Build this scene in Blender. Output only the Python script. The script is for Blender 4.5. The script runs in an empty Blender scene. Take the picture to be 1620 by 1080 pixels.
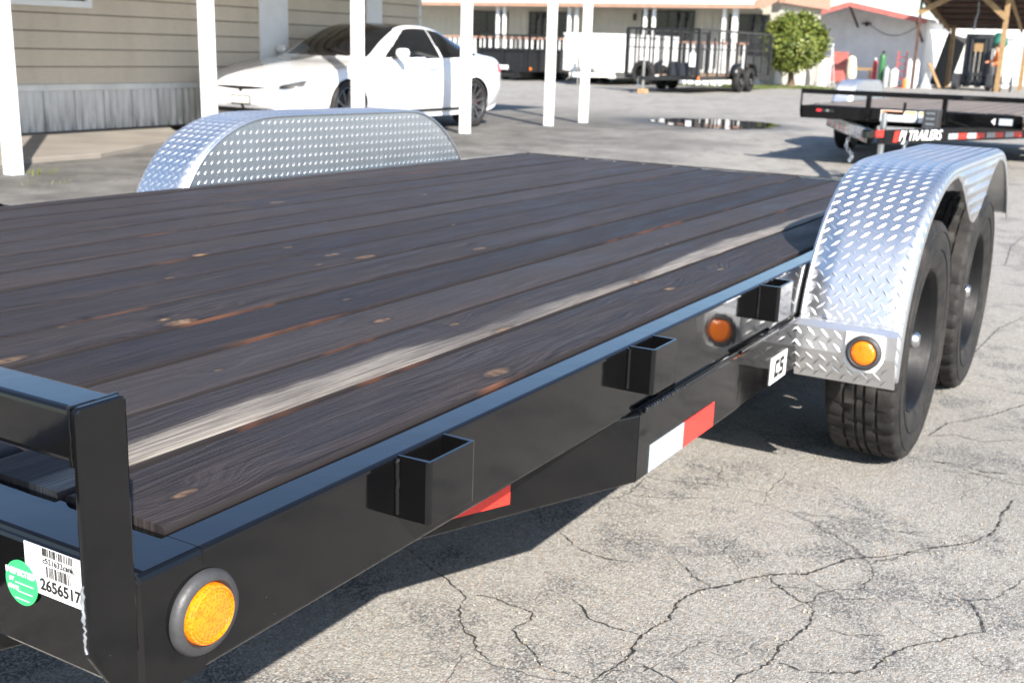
import bpy, bmesh, math, random
from mathutils import Vector, Matrix, Euler
from mathutils.bvhtree import BVHTree
random.seed(7)
R = math.radians
scn = bpy.context.scene
col = scn.collection

# ------------------------------------------------------------------ camera
cd = bpy.data.cameras.new('camera'); cam = bpy.data.objects.new('camera', cd); col.objects.link(cam)
cam.location = (-0.6137, -0.735, 1.0988)
cam.rotation_euler = (1.3123960, -0.02945999, -1.03887109)
cd.sensor_width = 36; cd.lens = 39.149; cd.clip_start = 0.02; cd.clip_end = 1500
cd.dof.use_dof = True; cd.dof.focus_distance = 1.25; cd.dof.aperture_fstop = 12.0
scn.camera = cam
# ------------------------------------------------------------------ sky and sun
LD = Vector((.33, .385, -.365)).normalized()          # direction the sunlight travels
elev = math.asin(-LD.z); azim = math.atan2(-LD.x, -LD.y)
w = bpy.data.worlds.new('World'); scn.world = w; w.use_nodes = True
wn = w.node_tree.nodes; bg = wn['Background']
sky = wn.new('ShaderNodeTexSky'); sky.sky_type = 'NISHITA'; sky.sun_disc = False
sky.sun_elevation = elev; sky.sun_rotation = azim
sky.air_density = 1.0; sky.dust_density = 0.6; sky.ozone_density = 3.0
w.node_tree.links.new(sky.outputs[0], bg.inputs[0]); bg.inputs[1].default_value = 0.102
sd = bpy.data.lights.new('sun', 'SUN'); sun = bpy.data.objects.new('sun', sd); col.objects.link(sun)
sd.energy = 5.0; sd.angle = R(0.53); sd.color = (1, .935, .85)
sun.rotation_euler = LD.to_track_quat('-Z', 'Y').to_euler(); sun.location = (-20, -20, 30)
vs = scn.view_settings; vs.view_transform = 'Standard'; vs.look = 'None'; vs.gamma = 1; vs.exposure = 1.27
vs.use_curve_mapping = False
scn.cycles.max_bounces = 8; scn.cycles.use_denoising = True
scn.cycles.sample_clamp_indirect = 6

# ------------------------------------------------------------------ helpers
def tag(o, label, cat, group=None, kind=None):
    if label: o['label'] = label
    if cat: o['category'] = cat
    if group: o['group'] = group
    if kind: o['kind'] = kind
    return o
def empty(name, loc=(0, 0, 0), rot=(0, 0, 0)):
    o = bpy.data.objects.new(name, None); col.objects.link(o)
    o.location = loc; o.rotation_euler = rot; o.empty_display_size = .2
    return o
class MB:
    def __init__(s): s.v = []; s.f = []; s.m = []
    def add(s, vs, fs, mi=0):
        b = len(s.v); s.v += [tuple(p) for p in vs]
        for q in fs: s.f.append(tuple(b + i for i in q)); s.m.append(mi)
        return s
    def box(s, x0, x1, y0, y1, z0, z1, mi=0):
        v = [(x, y, z) for z in (z0, z1) for y in (y0, y1) for x in (x0, x1)]
        return s.add(v, [(0, 2, 3, 1), (4, 5, 7, 6), (0, 1, 5, 4), (2, 6, 7, 3), (0, 4, 6, 2), (1, 3, 7, 5)], mi)
    def prism(s, prof, a, b, fn, mi=0):
        """prof: closed 2-D outline, fn(p, t) -> 3-D point, extruded from t=a to t=b"""
        n = len(prof); v = [fn(p, a) for p in prof] + [fn(p, b) for p in prof]
        f = [(i, (i + 1) % n, n + (i + 1) % n, n + i) for i in range(n)]
        f += [tuple(range(n))[::-1], tuple(range(n, 2 * n))]
        return s.add(v, f, mi)
    def tube(s, path, r, n=8, mi=0, cap=True):
        P = [Vector(p) for p in path]; b = len(s.v); m = len(P)
        rs = r if isinstance(r, (list, tuple)) else [r] * m
        up = None
        for i, p in enumerate(P):
            t = (P[min(i + 1, m - 1)] - P[max(i - 1, 0)]).normalized()
            if up is None:
                up = Vector((0, 0, 1)) if abs(t.z) < .9 else Vector((1, 0, 0))
            a = t.cross(up).normalized(); c = a.cross(t).normalized(); up = c
            for k in range(n):
                an = 2 * math.pi * k / n
                s.v.append(tuple(p + a * math.cos(an) * rs[i] + c * math.sin(an) * rs[i]))
        for i in range(m - 1):
            for k in range(n):
                s.f.append((b + i * n + k, b + i * n + (k + 1) % n, b + (i + 1) * n + (k + 1) % n, b + (i + 1) * n + k)); s.m.append(mi)
        if cap:
            s.f.append(tuple(b + k for k in range(n))[::-1]); s.m.append(mi)
            s.f.append(tuple(b + (m - 1) * n + k for k in range(n))); s.m.append(mi)
        return s
    def bar(s, p, q, wx, wy, up=(0, 0, 1), mi=0):
        p = Vector(p); q = Vector(q); t = (q - p).normalized(); u = Vector(up)
        if abs(t.dot(u)) > .98: u = Vector((1, 0, 0))
        a = t.cross(u).normalized() * wx / 2; c = a.cross(t).normalized() * wy / 2
        v = []
        for o in (p, q): v += [o - a - c, o + a - c, o + a + c, o - a + c]
        return s.add(v, [(3, 2, 1, 0), (4, 5, 6, 7), (0, 1, 5, 4), (1, 2, 6, 5), (2, 3, 7, 6), (3, 0, 4, 7)], mi)
    def lathe(s, prof, axis_o, axis_d, n=32, mi=0, closed=False, ref=None):
        """prof: list of (radius, distance along axis)"""
        o = Vector(axis_o); d = Vector(axis_d).normalized()
        a = d.cross(Vector(ref) if ref else (Vector((0, 0, 1)) if abs(d.z) < .9 else Vector((1, 0, 0)))).normalized(); c = d.cross(a)
        b = len(s.v); m = len(prof)
        for k in range(n):
            an = 2 * math.pi * k / n; e = a * math.cos(an) + c * math.sin(an)
            for (r, h) in prof: s.v.append(tuple(o + d * h + e * r))
        for k in range(n):
            k2 = (k + 1) % n
            for i in range(m if closed else m - 1):
                j = (i + 1) % m
                s.f.append((b + k * m + i, b + k2 * m + i, b + k2 * m + j, b + k * m + j)); s.m.append(mi)
        return s
    def build(s, name, mats, parent=None, smooth=None, bevel=None, segs=2, merge=False):
        me = bpy.data.meshes.new(name); me.from_pydata(s.v, [], s.f); me.validate()
        if not isinstance(mats, (list, tuple)): mats = [mats]
        for m in mats: me.materials.append(m)
        if len(mats) > 1 and len(me.polygons) == len(s.m):
            me.polygons.foreach_set('material_index', s.m)
        bm = bmesh.new(); bm.from_mesh(me)
        if merge: bmesh.ops.remove_doubles(bm, verts=bm.verts, dist=1e-5)
        bmesh.ops.recalc_face_normals(bm, faces=bm.faces); bm.to_mesh(me); bm.free()
        if smooth is not None:
            me.polygons.foreach_set('use_smooth', [True] * len(me.polygons))
            me.set_sharp_from_angle(angle=R(smooth))
        me.update()
        o = bpy.data.objects.new(name, me); col.objects.link(o)
        if parent: o.parent = parent
        if bevel:
            md = o.modifiers.new('bevel', 'BEVEL'); md.width = bevel; md.segments = segs; md.limit_method = 'ANGLE'; md.angle_limit = R(40)
        return o
def copy_tree(o, parent=None):
    c = o.copy(); col.objects.link(c); c.parent = parent
    for ch in o.children: copy_tree(ch, c)
    return c
def catmull(pts, per=6):
    P = [Vector(p) for p in pts]; out = []
    for i in range(len(P) - 1):
        p0 = P[max(i - 1, 0)]; p1 = P[i]; p2 = P[i + 1]; p3 = P[min(i + 2, len(P) - 1)]
        for k in range(per):
            t = k / per
            out.append(.5 * ((2 * p1) + (p2 - p0) * t + (2 * p0 - 5 * p1 + 4 * p2 - p3) * t * t + (3 * p1 - p0 - 3 * p2 + p3) * t ** 3))
    out.append(P[-1]); return out
def text_obj(name, s, size, mat, parent, mtx, shear=0, offset=0, align='CENTER', xscale=1, ext=.0004):
    cu = bpy.data.curves.new(name, 'FONT'); cu.body = s; cu.size = size; cu.align_x = align; cu.align_y = 'CENTER'
    cu.shear = shear; cu.offset = offset; cu.extrude = ext; cu.resolution_u = 4
    t = bpy.data.objects.new(name + '_tmp', cu); col.objects.link(t)
    dg = bpy.context.evaluated_depsgraph_get(); dg.update()
    me = bpy.data.meshes.new_from_object(t.evaluated_get(dg)); bpy.data.objects.remove(t)
    me.transform(Matrix.Diagonal((xscale, 1, 1, 1))); me.transform(mtx)
    me.materials.clear(); me.materials.append(mat); me.name = name
    o = bpy.data.objects.new(name, me); col.objects.link(o); o.parent = parent
    return o
def frame(o, x, y, z):
    x = Vector(x); y = Vector(y); z = Vector(z); o = Vector(o)
    return Matrix(((x.x, y.x, z.x, o.x), (x.y, y.y, z.y, o.y), (x.z, y.z, z.z, o.z), (0, 0, 0, 1)))

# ------------------------------------------------------------------ materials
class NT:
    def __init__(s, name):
        s.mat = bpy.data.materials.new(name); s.mat.use_nodes = True; s.t = s.mat.node_tree; s.n = s.t.nodes
        s.b = s.n['Principled BSDF']
    def __call__(s, typ, **kw):
        nd = s.n.new('ShaderNode' + typ)
        for k, v in kw.items():
            if k.startswith('i_'): s.put(nd.inputs[k[2:].replace('_', ' ')], v)
            else: setattr(nd, k, v)
        return nd
    def put(s, inp, v):
        if isinstance(v, bpy.types.NodeSocket): s.t.links.new(v, inp)
        elif isinstance(v, (tuple, list)) and len(v) == 3 and inp.type == 'RGBA': inp.default_value = (*v, 1)
        else: inp.default_value = v
    def math(s, op, a, b=None, c=None, clamp=False):
        nd = s.n.new('ShaderNodeMath'); nd.operation = op; nd.use_clamp = clamp
        for i, v in enumerate((a, b, c)):
            if v is not None: s.put(nd.inputs[i], v)
        return nd.outputs[0]
    def vec(s, op, a, b=None):
        nd = s.n.new('ShaderNodeVectorMath'); nd.operation = op
        s.put(nd.inputs[0], a)
        if b is not None: s.put(nd.inputs[1], b)
        return nd.outputs['Value'] if op in ('DISTANCE', 'LENGTH', 'DOT_PRODUCT') else nd.outputs[0]
    def mix(s, f, a, b, blend='MIX'):
        nd = s.n.new('ShaderNodeMix'); nd.data_type = 'RGBA'; nd.blend_type = blend; nd.clamp_factor = True
        s.put(nd.inputs[0], f); s.put(nd.inputs[6], a); s.put(nd.inputs[7], b); return nd.outputs[2]
    def ramp(s, f, stops, interp='LINEAR'):
        nd = s.n.new('ShaderNodeValToRGB'); nd.color_ramp.interpolation = interp; e = nd.color_ramp.elements
        while len(e) < len(stops): e.new(.5)
        for k, (p, c) in enumerate(stops):
            e[k].position = p; e[k].color = (*c, 1) if isinstance(c, (tuple, list)) else (c, c, c, 1)
        s.put(nd.inputs[0], f); return nd.outputs[0]
    def rng(s, v, a, b, c, d, smooth=False):
        nd = s.n.new('ShaderNodeMapRange'); nd.interpolation_type = 'SMOOTHSTEP' if smooth else 'LINEAR'
        for i, q in enumerate((v, a, b, c, d)): s.put(nd.inputs[i], q)
        return nd.outputs[0]
    def noise(s, vec, scale, detail=4, rough=.55, dist=0, out='Fac'):
        nd = s.n.new('ShaderNodeTexNoise'); s.put(nd.inputs['Vector'], vec); nd.inputs['Scale'].default_value = scale
        nd.inputs['Detail'].default_value = detail; nd.inputs['Roughness'].default_value = rough; nd.inputs['Distortion'].default_value = dist
        return nd.outputs[out]
    def voro(s, vec, scale, feature='F1', out='Distance', rnd=1):
        nd = s.n.new('ShaderNodeTexVoronoi'); nd.feature = feature; s.put(nd.inputs['Vector'], vec)
        nd.inputs['Scale'].default_value = scale; nd.inputs['Randomness'].default_value = rnd
        return nd.outputs[out]
    def obj(s): return s('TexCoord').outputs['Object']
    def pos(s): return s('NewGeometry').outputs['Position']
    def scale(s, v, k): return s.vec('MULTIPLY', v, k)
    def bump(s, h, strength=.3, dist=.01, normal=None):
        nd = s.n.new('ShaderNodeBump'); nd.inputs['Strength'].default_value = strength; nd.inputs['Distance'].default_value = dist
        s.put(nd.inputs['Height'], h)
        if normal is not None: s.put(nd.inputs['Normal'], normal)
        s.put(s.b.inputs['Normal'], nd.outputs[0]); return nd.outputs[0]
    def set(s, **kw):
        for k, v in kw.items():
            s.put(s.b.inputs[k.replace('_', ' ')], v)
        return s.mat
def simple(name, colr, rough=.5, metal=0, var=.12, scale=6, bump=0, bscale=40, coat=0, spec=.5):
    m = NT(name); p = m.obj(); n = m.noise(p, scale, 5, .6)
    c = m.mix(m.rng(n, .3, .7, 0, 1), tuple(max(0, x * (1 - var)) for x in colr), tuple(min(1, x * (1 + var)) for x in colr))
    m.set(Base_Color=c, Metallic=metal, Roughness=m.rng(m.noise(p, scale * 3, 4), .3, .7, max(.02, rough * .85), min(1, rough * 1.15)), Specular_IOR_Level=spec)
    if coat: m.set(Coat_Weight=coat, Coat_Roughness=.03)
    if bump: m.bump(m.noise(p, bscale, 4), bump, .01)
    return m.mat
M = {}
def black_paint():
    m = NT('black_gloss_paint'); p = m.obj()
    dust = m.rng(m.noise(p, 5, 6, .65), .45, .8, 0, 1)
    spk = m.rng(m.voro(p, 55), .0, .045, 1, 0)
    spk = m.math('MULTIPLY', spk, m.rng(m.noise(p, 14, 2), .52, .62, 0, 1))
    c = m.mix(m.math('MULTIPLY', dust, .45), (.0032, .0032, .0036), (.0085, .0082, .008))
    c = m.mix(m.math('MULTIPLY', spk, .5), c, (.25, .24, .22))
    m.set(Base_Color=c, Roughness=m.rng(dust, 0, 1, .05, .13), Specular_IOR_Level=.5)
    m.bump(m.math('ADD', m.noise(p, 9, 3, .5), m.math('MULTIPLY', m.noise(p, 420, 2, .5), .018)), .06, .01)
    return m.mat
M['black'] = black_paint()
def wood():
    m = NT('weathered_deck_wood'); p = m.obj()
    rnd = m('ObjectInfo').outputs['Random']
    sh = m('CombineXYZ', i_X=m.math('MULTIPLY', rnd, 17.0), i_Y=m.math('MULTIPLY', rnd, 5.0), i_Z=0.0).outputs[0]
    q = m.vec('ADD', p, sh)
    knots = KN
    # distance to the nearest knot (stretched along the board)
    ps = m.scale(m.vec('ADD', p, m.scale(m.noise(p, 12, 2, out='Color'), (.02, .012, 0))), (.42, 1, 0))
    dmin = None
    rk = random.Random(31)
    for (kx, ky) in knots:
        d = m.math('MULTIPLY', m.vec('DISTANCE', ps, ((kx + .01) * .42, ky + .006, 0)), 1 / rk.choice([.5, .7, .85, 1.0, 1.25, 1.5]))
        dmin = d if dmin is None else m.math('MINIMUM', dmin, d)
    near = m.rng(dmin, 0, .075, 1, 0, True)
    # grain: thin lines along x that swirl round the knots
    warp = m.noise(m.scale(q, (1.1, 5, 1)), 1.6, 3, .5)
    yy = m.math('ADD', m('SeparateXYZ', i_Vector=q).outputs[1], m.math('MULTIPLY', warp, .11))
    yy = m.math('ADD', yy, m.math('MULTIPLY', near, .032))
    g1 = m('CombineXYZ', i_X=m.math('MULTIPLY', m('SeparateXYZ', i_Vector=q).outputs[0], .5), i_Y=m.math('MULTIPLY', yy, 60), i_Z=0.0).outputs[0]
    rings = m.noise(g1, 3.2, 3, .6)
    g2 = m.scale(q, (7, 330, 1)); fine = m.noise(g2, 1, 4, .65)
    blot = m.noise(m.scale(q, (1.6, 7, 1)), 1.7, 5, .6)
    c = m.mix(m.rng(rings, .40, .60, 0, 1), (.0128, .0102, .0110), (.0370, .0290, .0285))
    c = m.mix(m.math('MULTIPLY', m.rng(fine, .48, .68, 0, 1), .42), c, (.066, .058, .059))
    c = m.mix(m.math('MULTIPLY', m.rng(fine, .34, .46, 1, 0), .5), c, (.009, .0075, .008))
    c = m.mix(m.math('MULTIPLY', m.rng(blot, .5, .72, 0, 1), .38), c, (.056, .046, .041))
    c = m.mix(m.math('MULTIPLY', m.rng(blot, .28, .42, 1, 0), .55), c, (.014, .013, .017))
    # per-board tone
    c = m.mix(m.rng(rnd, 0, .5, .55, 0), c, (.014, .0125, .0150)); c = m.mix(m.rng(rnd, .5, 1, 0, .35), c, (.050, .043, .043))
    # bare grey-white worn strip along one board
    X = m('SeparateXYZ', i_Vector=p).outputs[0]; Y = m('SeparateXYZ', i_Vector=p).outputs[1]
    xf = m.math('DIVIDE', X, 4.3)
    wob = m.math('ADD', m.math('MULTIPLY', m.math('SUBTRACT', m.noise(m.scale(p, (4, 6, 0)), 1.6, 5, .62), .5), .028), m.math('MULTIPLY', m.math('SUBTRACT', fine, .5), .02))
    yu = m.math('ADD', m.ramp(xf, [(0, .250), (.047, .268), (.088, .279), (.142, .277), (.174, .278), (.218, .246), (.284, .262), (.367, .240), (.44, .262), (.53, .276), (.6, .260), (.744, .246)]), wob)
    yl = m.math('ADD', .2055, m.math('MULTIPLY', m.math('SUBTRACT', m.noise(m.scale(p, (5, 2, 0)), 2, 4, .6), .5), .02))
    strip = m.math('MULTIPLY', m.rng(m.math('SUBTRACT', yu, Y), -.006, .018, 0, 1, True), m.rng(m.math('SUBTRACT', Y, yl), -.001, .004, 0, 1))
    fade = m.rng(m.noise(m.scale(p, (2, 6, 0)), 2.4, 4, .65), .36, .56, .72, 1)
    fade = m.math('MULTIPLY', fade, m.ramp(xf, [(0, .45), (.04, .82), (.13, .8), (.17, .6), (.2, .38), (.25, .32), (.28, .5), (.36, .55), (.42, .72), (.6, .75), (.85, .6)]))
    strip = m.math('MULTIPLY', strip, fade)
    onb = m.math('MULTIPLY', m.math('GREATER_THAN', Y, .2018), m.math('LESS_THAN', Y, .3536))
    strip = m.math('MULTIPLY', strip, onb)
    sc = m.mix(m.rng(fine, .34, .62, 0, 1), (.12, .103, .087), (.345, .31, .265))
    c = m.mix(m.math('MULTIPLY', strip, .96), c, sc)
    # knots
    kc = m.mix(m.rng(m.noise(p, 60, 3), .35, .65, 0, 1), (.060, .034, .020), (.21, .135, .078))
    kin = m.math('MULTIPLY', m.rng(dmin, .0055, .0105, 1, 0), m.rng(m.noise(p, 3.1, 2), .36, .56, .4, 1))
    kr = m.math('MULTIPLY', m.rng(dmin, .008, .017, 1, 0), m.rng(dmin, .006, .010, 0, 1))
    c = m.mix(m.math('MULTIPLY', kr, .6), c, (.012, .010, .010))
    c = m.mix(kin, c, kc)
    # pale dust specks
    sp = m.math('MULTIPLY', m.rng(m.voro(p, 70), .0, .05, 1, 0), m.rng(m.noise(p, 9, 2), .5, .6, 0, 1))
    c = m.mix(m.math('MULTIPLY', sp, .6), c, (.42, .4, .36))
    m.set(Base_Color=c, Roughness=m.rng(blot, .3, .7, .5, .75), Specular_IOR_Level=.22)
    h = m.math('ADD', m.math('MULTIPLY', fine, .55), m.math('MULTIPLY', rings, .5))
    m.bump(h, .38, .004)
    return m.mat
KN = [(1.755, 1.244), (2.201, 1.419), (1.978, 0.967), (1.177, 1.127), (1.381, 1.048), (1.982, 1.625), (1.767, 1.649), (2.504, 1.432), (1.256, 0.849), (1.377, 0.908), (0.947, 0.982), (1.4, 0.833), (0.544, 0.799), (0.681, 0.71), (0.686, 0.675), (0.517, 0.418), (0.361, 0.685), (1.019, 0.582), (0.15, 0.099), (0.967, 0.3), (0.988, 0.208), (0.744, 0.08), (0.918, 0.422), (1.681, 0.696), (1.514, 0.123), (1.81, 0.12), (1.556, 0.209), (2.089, 0.371), (2.934, 1.015), (3.655, 1.236), (3.498, 1.867), (2.863, 1.522)]
M['wood'] = wood()
def edge_wood():
    m = NT('raw_board_edge'); p = m.obj()
    n = m.noise(m.scale(p, (3, 40, 40)), 2, 4, .6); b = m.noise(m.scale(p, (1, 1.5, 1)), 1.9, 4, .6)
    c = m.mix(m.rng(n, .3, .7, 0, 1), (.060, .024, .013), (.17, .060, .025))
    c = m.mix(m.rng(b, .30, .42, .1, .98), c, (.007, .005, .005))
    m.set(Base_Color=c, Roughness=.7); return m.mat
M['edge'] = edge_wood()
def alu():
    m = NT('diamond_plate_aluminium'); p = m.obj()
    n = m.noise(p, 4, 5, .6); s = m.noise(m.scale(p, (60, 6, 60)), 2, 3, .6)
    c = m.mix(m.rng(n, .35, .7, 0, 1), (.84, .845, .85), (.68, .685, .70))
    m.set(Base_Color=c, Metallic=1.0, Roughness=m.math('ADD', m.rng(n, .3, .7, .30, .43), m.math('MULTIPLY', s, .06)))
    m.bump(m.noise(p, 7, 3), .12, .01); return m.mat
M['alu'] = alu()
def tyre_m():
    m = NT('dusty_tyre_rubber'); p = m.obj()
    d = m.rng(m.noise(p, 16, 6, .65), .38, .72, 0, 1)
    c = m.mix(d, (.011, .011, .011), (.036, .032, .029))
    m.set(Base_Color=c, Roughness=.72, Specular_IOR_Level=.35); m.bump(m.noise(p, 160, 3), .15, .002); return m.mat
M['tyre'] = tyre_m()
M['rim'] = simple('black_wheel_enamel', (.006, .006, .007), .5, spec=.22)
M['rubber'] = simple('grommet_rubber', (.040, .040, .042), .55, var=.25, scale=30, bump=.1, bscale=90)
def amber():
    m = NT('amber_lens'); p = m.obj()
    a = m.voro(m.scale(p, (1, 1, 1)), 330, out='Distance')
    n = m.noise(p, 60, 2)
    c = m.mix(m.rng(a, .15, .6, 0, 1), (.86, .135, .002), (.92, .225, .005))
    c = m.mix(m.rng(n, .55, .75, 0, .6), c, (.75, .10, .002))
    m.set(Base_Color=c, Roughness=.16, Specular_IOR_Level=.5, Coat_Weight=.6, Coat_Roughness=.04, Subsurface_Weight=.0)
    m.bump(a, .35, .002); return m.mat
M['amber'] = amber()
def tape(name, colr):
    m = NT(name); p = m.obj()
    h = m.voro(m.scale(p, (1, 1, 1)), 260, feature='DISTANCE_TO_EDGE')
    c = m.mix(m.rng(h, .02, .09, 1, 0), colr, tuple(x * .72 for x in colr))
    m.set(Base_Color=c, Roughness=.3, Coat_Weight=.4); return m.mat
M['tape_red'] = tape('reflective_red_tape', (.78, .035, .022))
M['tape_white'] = tape('reflective_white_tape', (.42, .47, .52))
M['sticker'] = simple('white_sticker', (.8, .8, .8), .4, var=.03)
M['ink'] = simple('black_ink', (.012, .012, .012), .5)
M['green_st'] = simple('green_sticker', (.045, .50, .16), .4, var=.05)
M['red_st'] = simple('red_print', (.65, .03, .04), .4)
M['orange_st'] = simple('orange_print', (.8, .25, .02), .4)
M['yellow_st'] = simple('yellow_print', (.8, .62, .08), .4)
M['zinc'] = simple('zinc_plated_steel', (.62, .64, .66), .3, metal=1)
M['chrome'] = simple('bright_steel', (.75, .76, .78), .14, metal=1)
M['scuff'] = simple('bare_scraped_edge', (.20, .215, .235), .4, var=.4, scale=80)
# ------------------------------------------------------------------ ground
def asphalt():
    m = NT('old_asphalt'); p = m.pos()
    st = m.voro(p, 260, out='Color'); sd_ = m.voro(p, 260, out='Distance')
    sv = m('SeparateColor', i_Color=st).outputs[0]; s2 = m('SeparateColor', i_Color=st).outputs[1]
    big = m.noise(p, .55, 5, .6); mid = m.noise(p, 3.3, 6, .62, .3); sm = m.noise(p, 11, 5, .65)
    c = m.ramp(sv, [(0, (.135, .131, .122)), (.3, (.23, .221, .202)), (.7, (.32, .307, .280)), (1, (.44, .422, .385))])
    c = m.mix(m.math('MULTIPLY', m.math('GREATER_THAN', s2, .93), .7), c, (.30, .19, .10))
    grit = m.noise(p, 420, 2, .6)
    c = m.mix(m.rng(grit, .35, .68, 0, .55), c, (.27, .26, .24))
    # worn patches where the dark binder shows between the stones
    dk = m.rng(m.math('ADD', mid, m.math('MULTIPLY', m.math('SUBTRACT', sm, .5), .5)), .50, .63, 0, 1)
    dk = m.math('MULTIPLY', dk, m.rng(sv, .25, .75, .85, .1))
    c = m.mix(dk, c, (.070, .073, .080))
    c = m.mix(m.math('MULTIPLY', m.rng(big, .5, .68, 0, 1), .22), c, (.13, .125, .115))
    # older, oil-darkened surface by the carport
    XY = m('SeparateXYZ', i_Vector=p)
    side = m.math('ADD', XY.outputs[1], m.math('MULTIPLY', m.math('SUBTRACT', big, .5), 5))
    side = m.math('SUBTRACT', side, m.math('MULTIPLY', m.rng(XY.outputs[0], 8, 20, 0, 1), 1.2))
    far = m.rng(XY.outputs[0], 15, 20, 1, .05)
    om = m.math('MULTIPLY', m.math('MULTIPLY', m.rng(side, 2.9, 5.6, 0, 1), far), m.rng(m.noise(p, 1.4, 6, .65), .33, .6, .55, 1))
    streak = m.rng(m.noise(m.scale(p, (.35, 1.3, 1)), .8, 5, .65), .52, .7, 0, .34)
    c = m.mix(m.math('MULTIPLY', om, .82), c, (.050, .047, .044))
    c = m.mix(m.math('MULTIPLY', streak, m.rng(XY.outputs[0], 5, 12, 0, 1)), c, (.10, .098, .094))
    # damp ring round the puddle
    dp = m.vec('DISTANCE', m.scale(p, (.8, .62, 0)), (16.7 * .8, 5.75 * .62, 0))
    dp = m.math('ADD', dp, m.math('MULTIPLY', m.math('SUBTRACT', mid, .5), .9))
    c = m.mix(m.rng(dp, .6, 1.25, .8, 0, True), c, (.045, .042, .04))
    # hairline cracks
    wv = m.vec('ADD', p, m.scale(m.noise(p, 5, 4, .6, out='Color'), (.16, .16, 0)))
    e1 = m.voro(wv, 2.3, feature='DISTANCE_TO_EDGE')
    cr = m.math('MULTIPLY', m.rng(e1, .001, .006, 1, 0), m.rng(m.noise(p, 1.7, 4), .44, .6, 0, .8))
    c = m.mix(m.math('MULTIPLY', cr, .75), c, (.035, .032, .03))
    m.set(Base_Color=c, Roughness=m.rng(dp, .6, 1.25, .45, .9), Specular_IOR_Level=.3)
    h = m.math('ADD', m.math('MULTIPLY', m.math('SUBTRACT', 1.0, sd_), .6), m.math('MULTIPLY', grit, .5))
    h = m.math('ADD', h, m.math('MULTIPLY', sm, 1.2)); h = m.math('SUBTRACT', h, m.math('MULTIPLY', cr, 1.5))
    m.bump(h, .55, .006); return m.mat
M['asphalt'] = asphalt()
g = MB(); g.add([(-400, -400, 0), (700, -400, 0), (700, 500, 0), (-400, 500, 0)], [(0, 1, 2, 3)])
ground = g.build('ground', M['asphalt']); ground['kind'] = 'structure'; ground['label'] = 'cracked light grey asphalt of the trailer lot'
M['crack'] = simple('crack_filled_with_dirt', (.022, .020, .018), .95, var=.5, scale=40)
CR = [[(1.006, 0.015), (1.035, 0.01), (1.079, 0.002), (1.110, -0.004), (1.140, -0.002), (1.188, 0.006), (1.24, 0.006), (1.293, -0.014), (1.368, -0.001), (1.443, -0.015), (1.491, -0.053), (1.55, -0.083), (1.597, -0.117), (1.624, -0.146), (1.652, -0.188), (1.701, -0.212), (1.783, -0.247), (1.827, -0.299), (1.876, -0.345), (1.937, -0.383), (1.987, -0.43), (2.046, -0.477), (2.134, -0.508), (2.267, -0.51), (2.384, -0.523)], [(1.597, -0.117), (1.544, -0.177), (1.523, -0.214), (1.524, -0.237), (1.48, -0.255), (1.413, -0.257), (1.352, -0.242), (1.308, -0.233), (1.262, -0.237), (1.237, -0.234), (1.171, -0.203), (1.124, -0.198)], [(1.632, -0.194), (1.604, -0.244), (1.601, -0.275), (1.579, -0.287), (1.616, -0.342)], [(1.259, -0.249), (1.253, -0.293), (1.269, -0.335), (1.325, -0.404), (1.378, -0.412), (1.453, -0.443), (1.521, -0.499), (1.572, -0.537), (1.602, -0.562), (1.659, -0.546), (1.723, -0.514), (1.703, -0.461)], [(1.723, -0.514), (1.761, -0.559), (1.837, -0.583), (1.928, -0.612)], [(1.56, 0.085), (1.535, 0.048), (1.498, 0.007), (1.472, -0.035)], [(1.266, 0.599), (1.207, 0.494), (1.195, 0.451), (1.163, 0.402), (1.149, 0.375), (1.104, 0.361), (1.056, 0.327), (1.03, 0.299), (1.027, 0.278), (0.987, 0.25), (0.968, 0.201)], [(1.149, 0.375), (1.174, 0.356), (1.178, 0.323), (1.172, 0.285), (1.175, 0.253), (1.168, 0.229), (1.141, 0.216), (1.088, 0.227), (1.063, 0.199), (1.04, 0.154), (1.006, 0.12), (1.003, 0.072), (1.007, 0.03)], [(1.556, 0.379), (1.496, 0.303), (1.478, 0.263), (1.475, 0.201), (1.488, 0.16)], [(1.266, 0.19), (1.235, 0.145), (1.211, 0.128), (1.204, 0.077), (1.209, 0.027), (1.203, 0.003)], [(2.564, -0.186), (2.546, -0.26), (2.57, -0.331), (2.555, -0.423), (2.586, -0.523)], [(2.771, -0.233), (2.836, -0.303), (2.818, -0.385), (2.919, -0.486)], [(1.435, -0.29), (1.436, -0.34), (1.473, -0.396)], [(1.116, -0.014), (1.1, -0.078), (1.088, -0.127)], [(2.496, -0.324), (2.521, -0.402), (2.506, -0.54)], [(2.782, -0.237), (2.944, -0.264), (3.084, -0.355), (3.312, -0.451)], [(3.903, -0.194), (4.421, -0.217), (4.765, -0.291)], [(6.08, -0.032), (6.82, 0.026), (7.46, 0.006)]]
CW = [.0045, .0036, .002, .0032, .002, .0018, .0025, .002, .002, .0022, .003, .0022, .0014, .002, .002, .003, .003, .004]
rc = random.Random(3)
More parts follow.
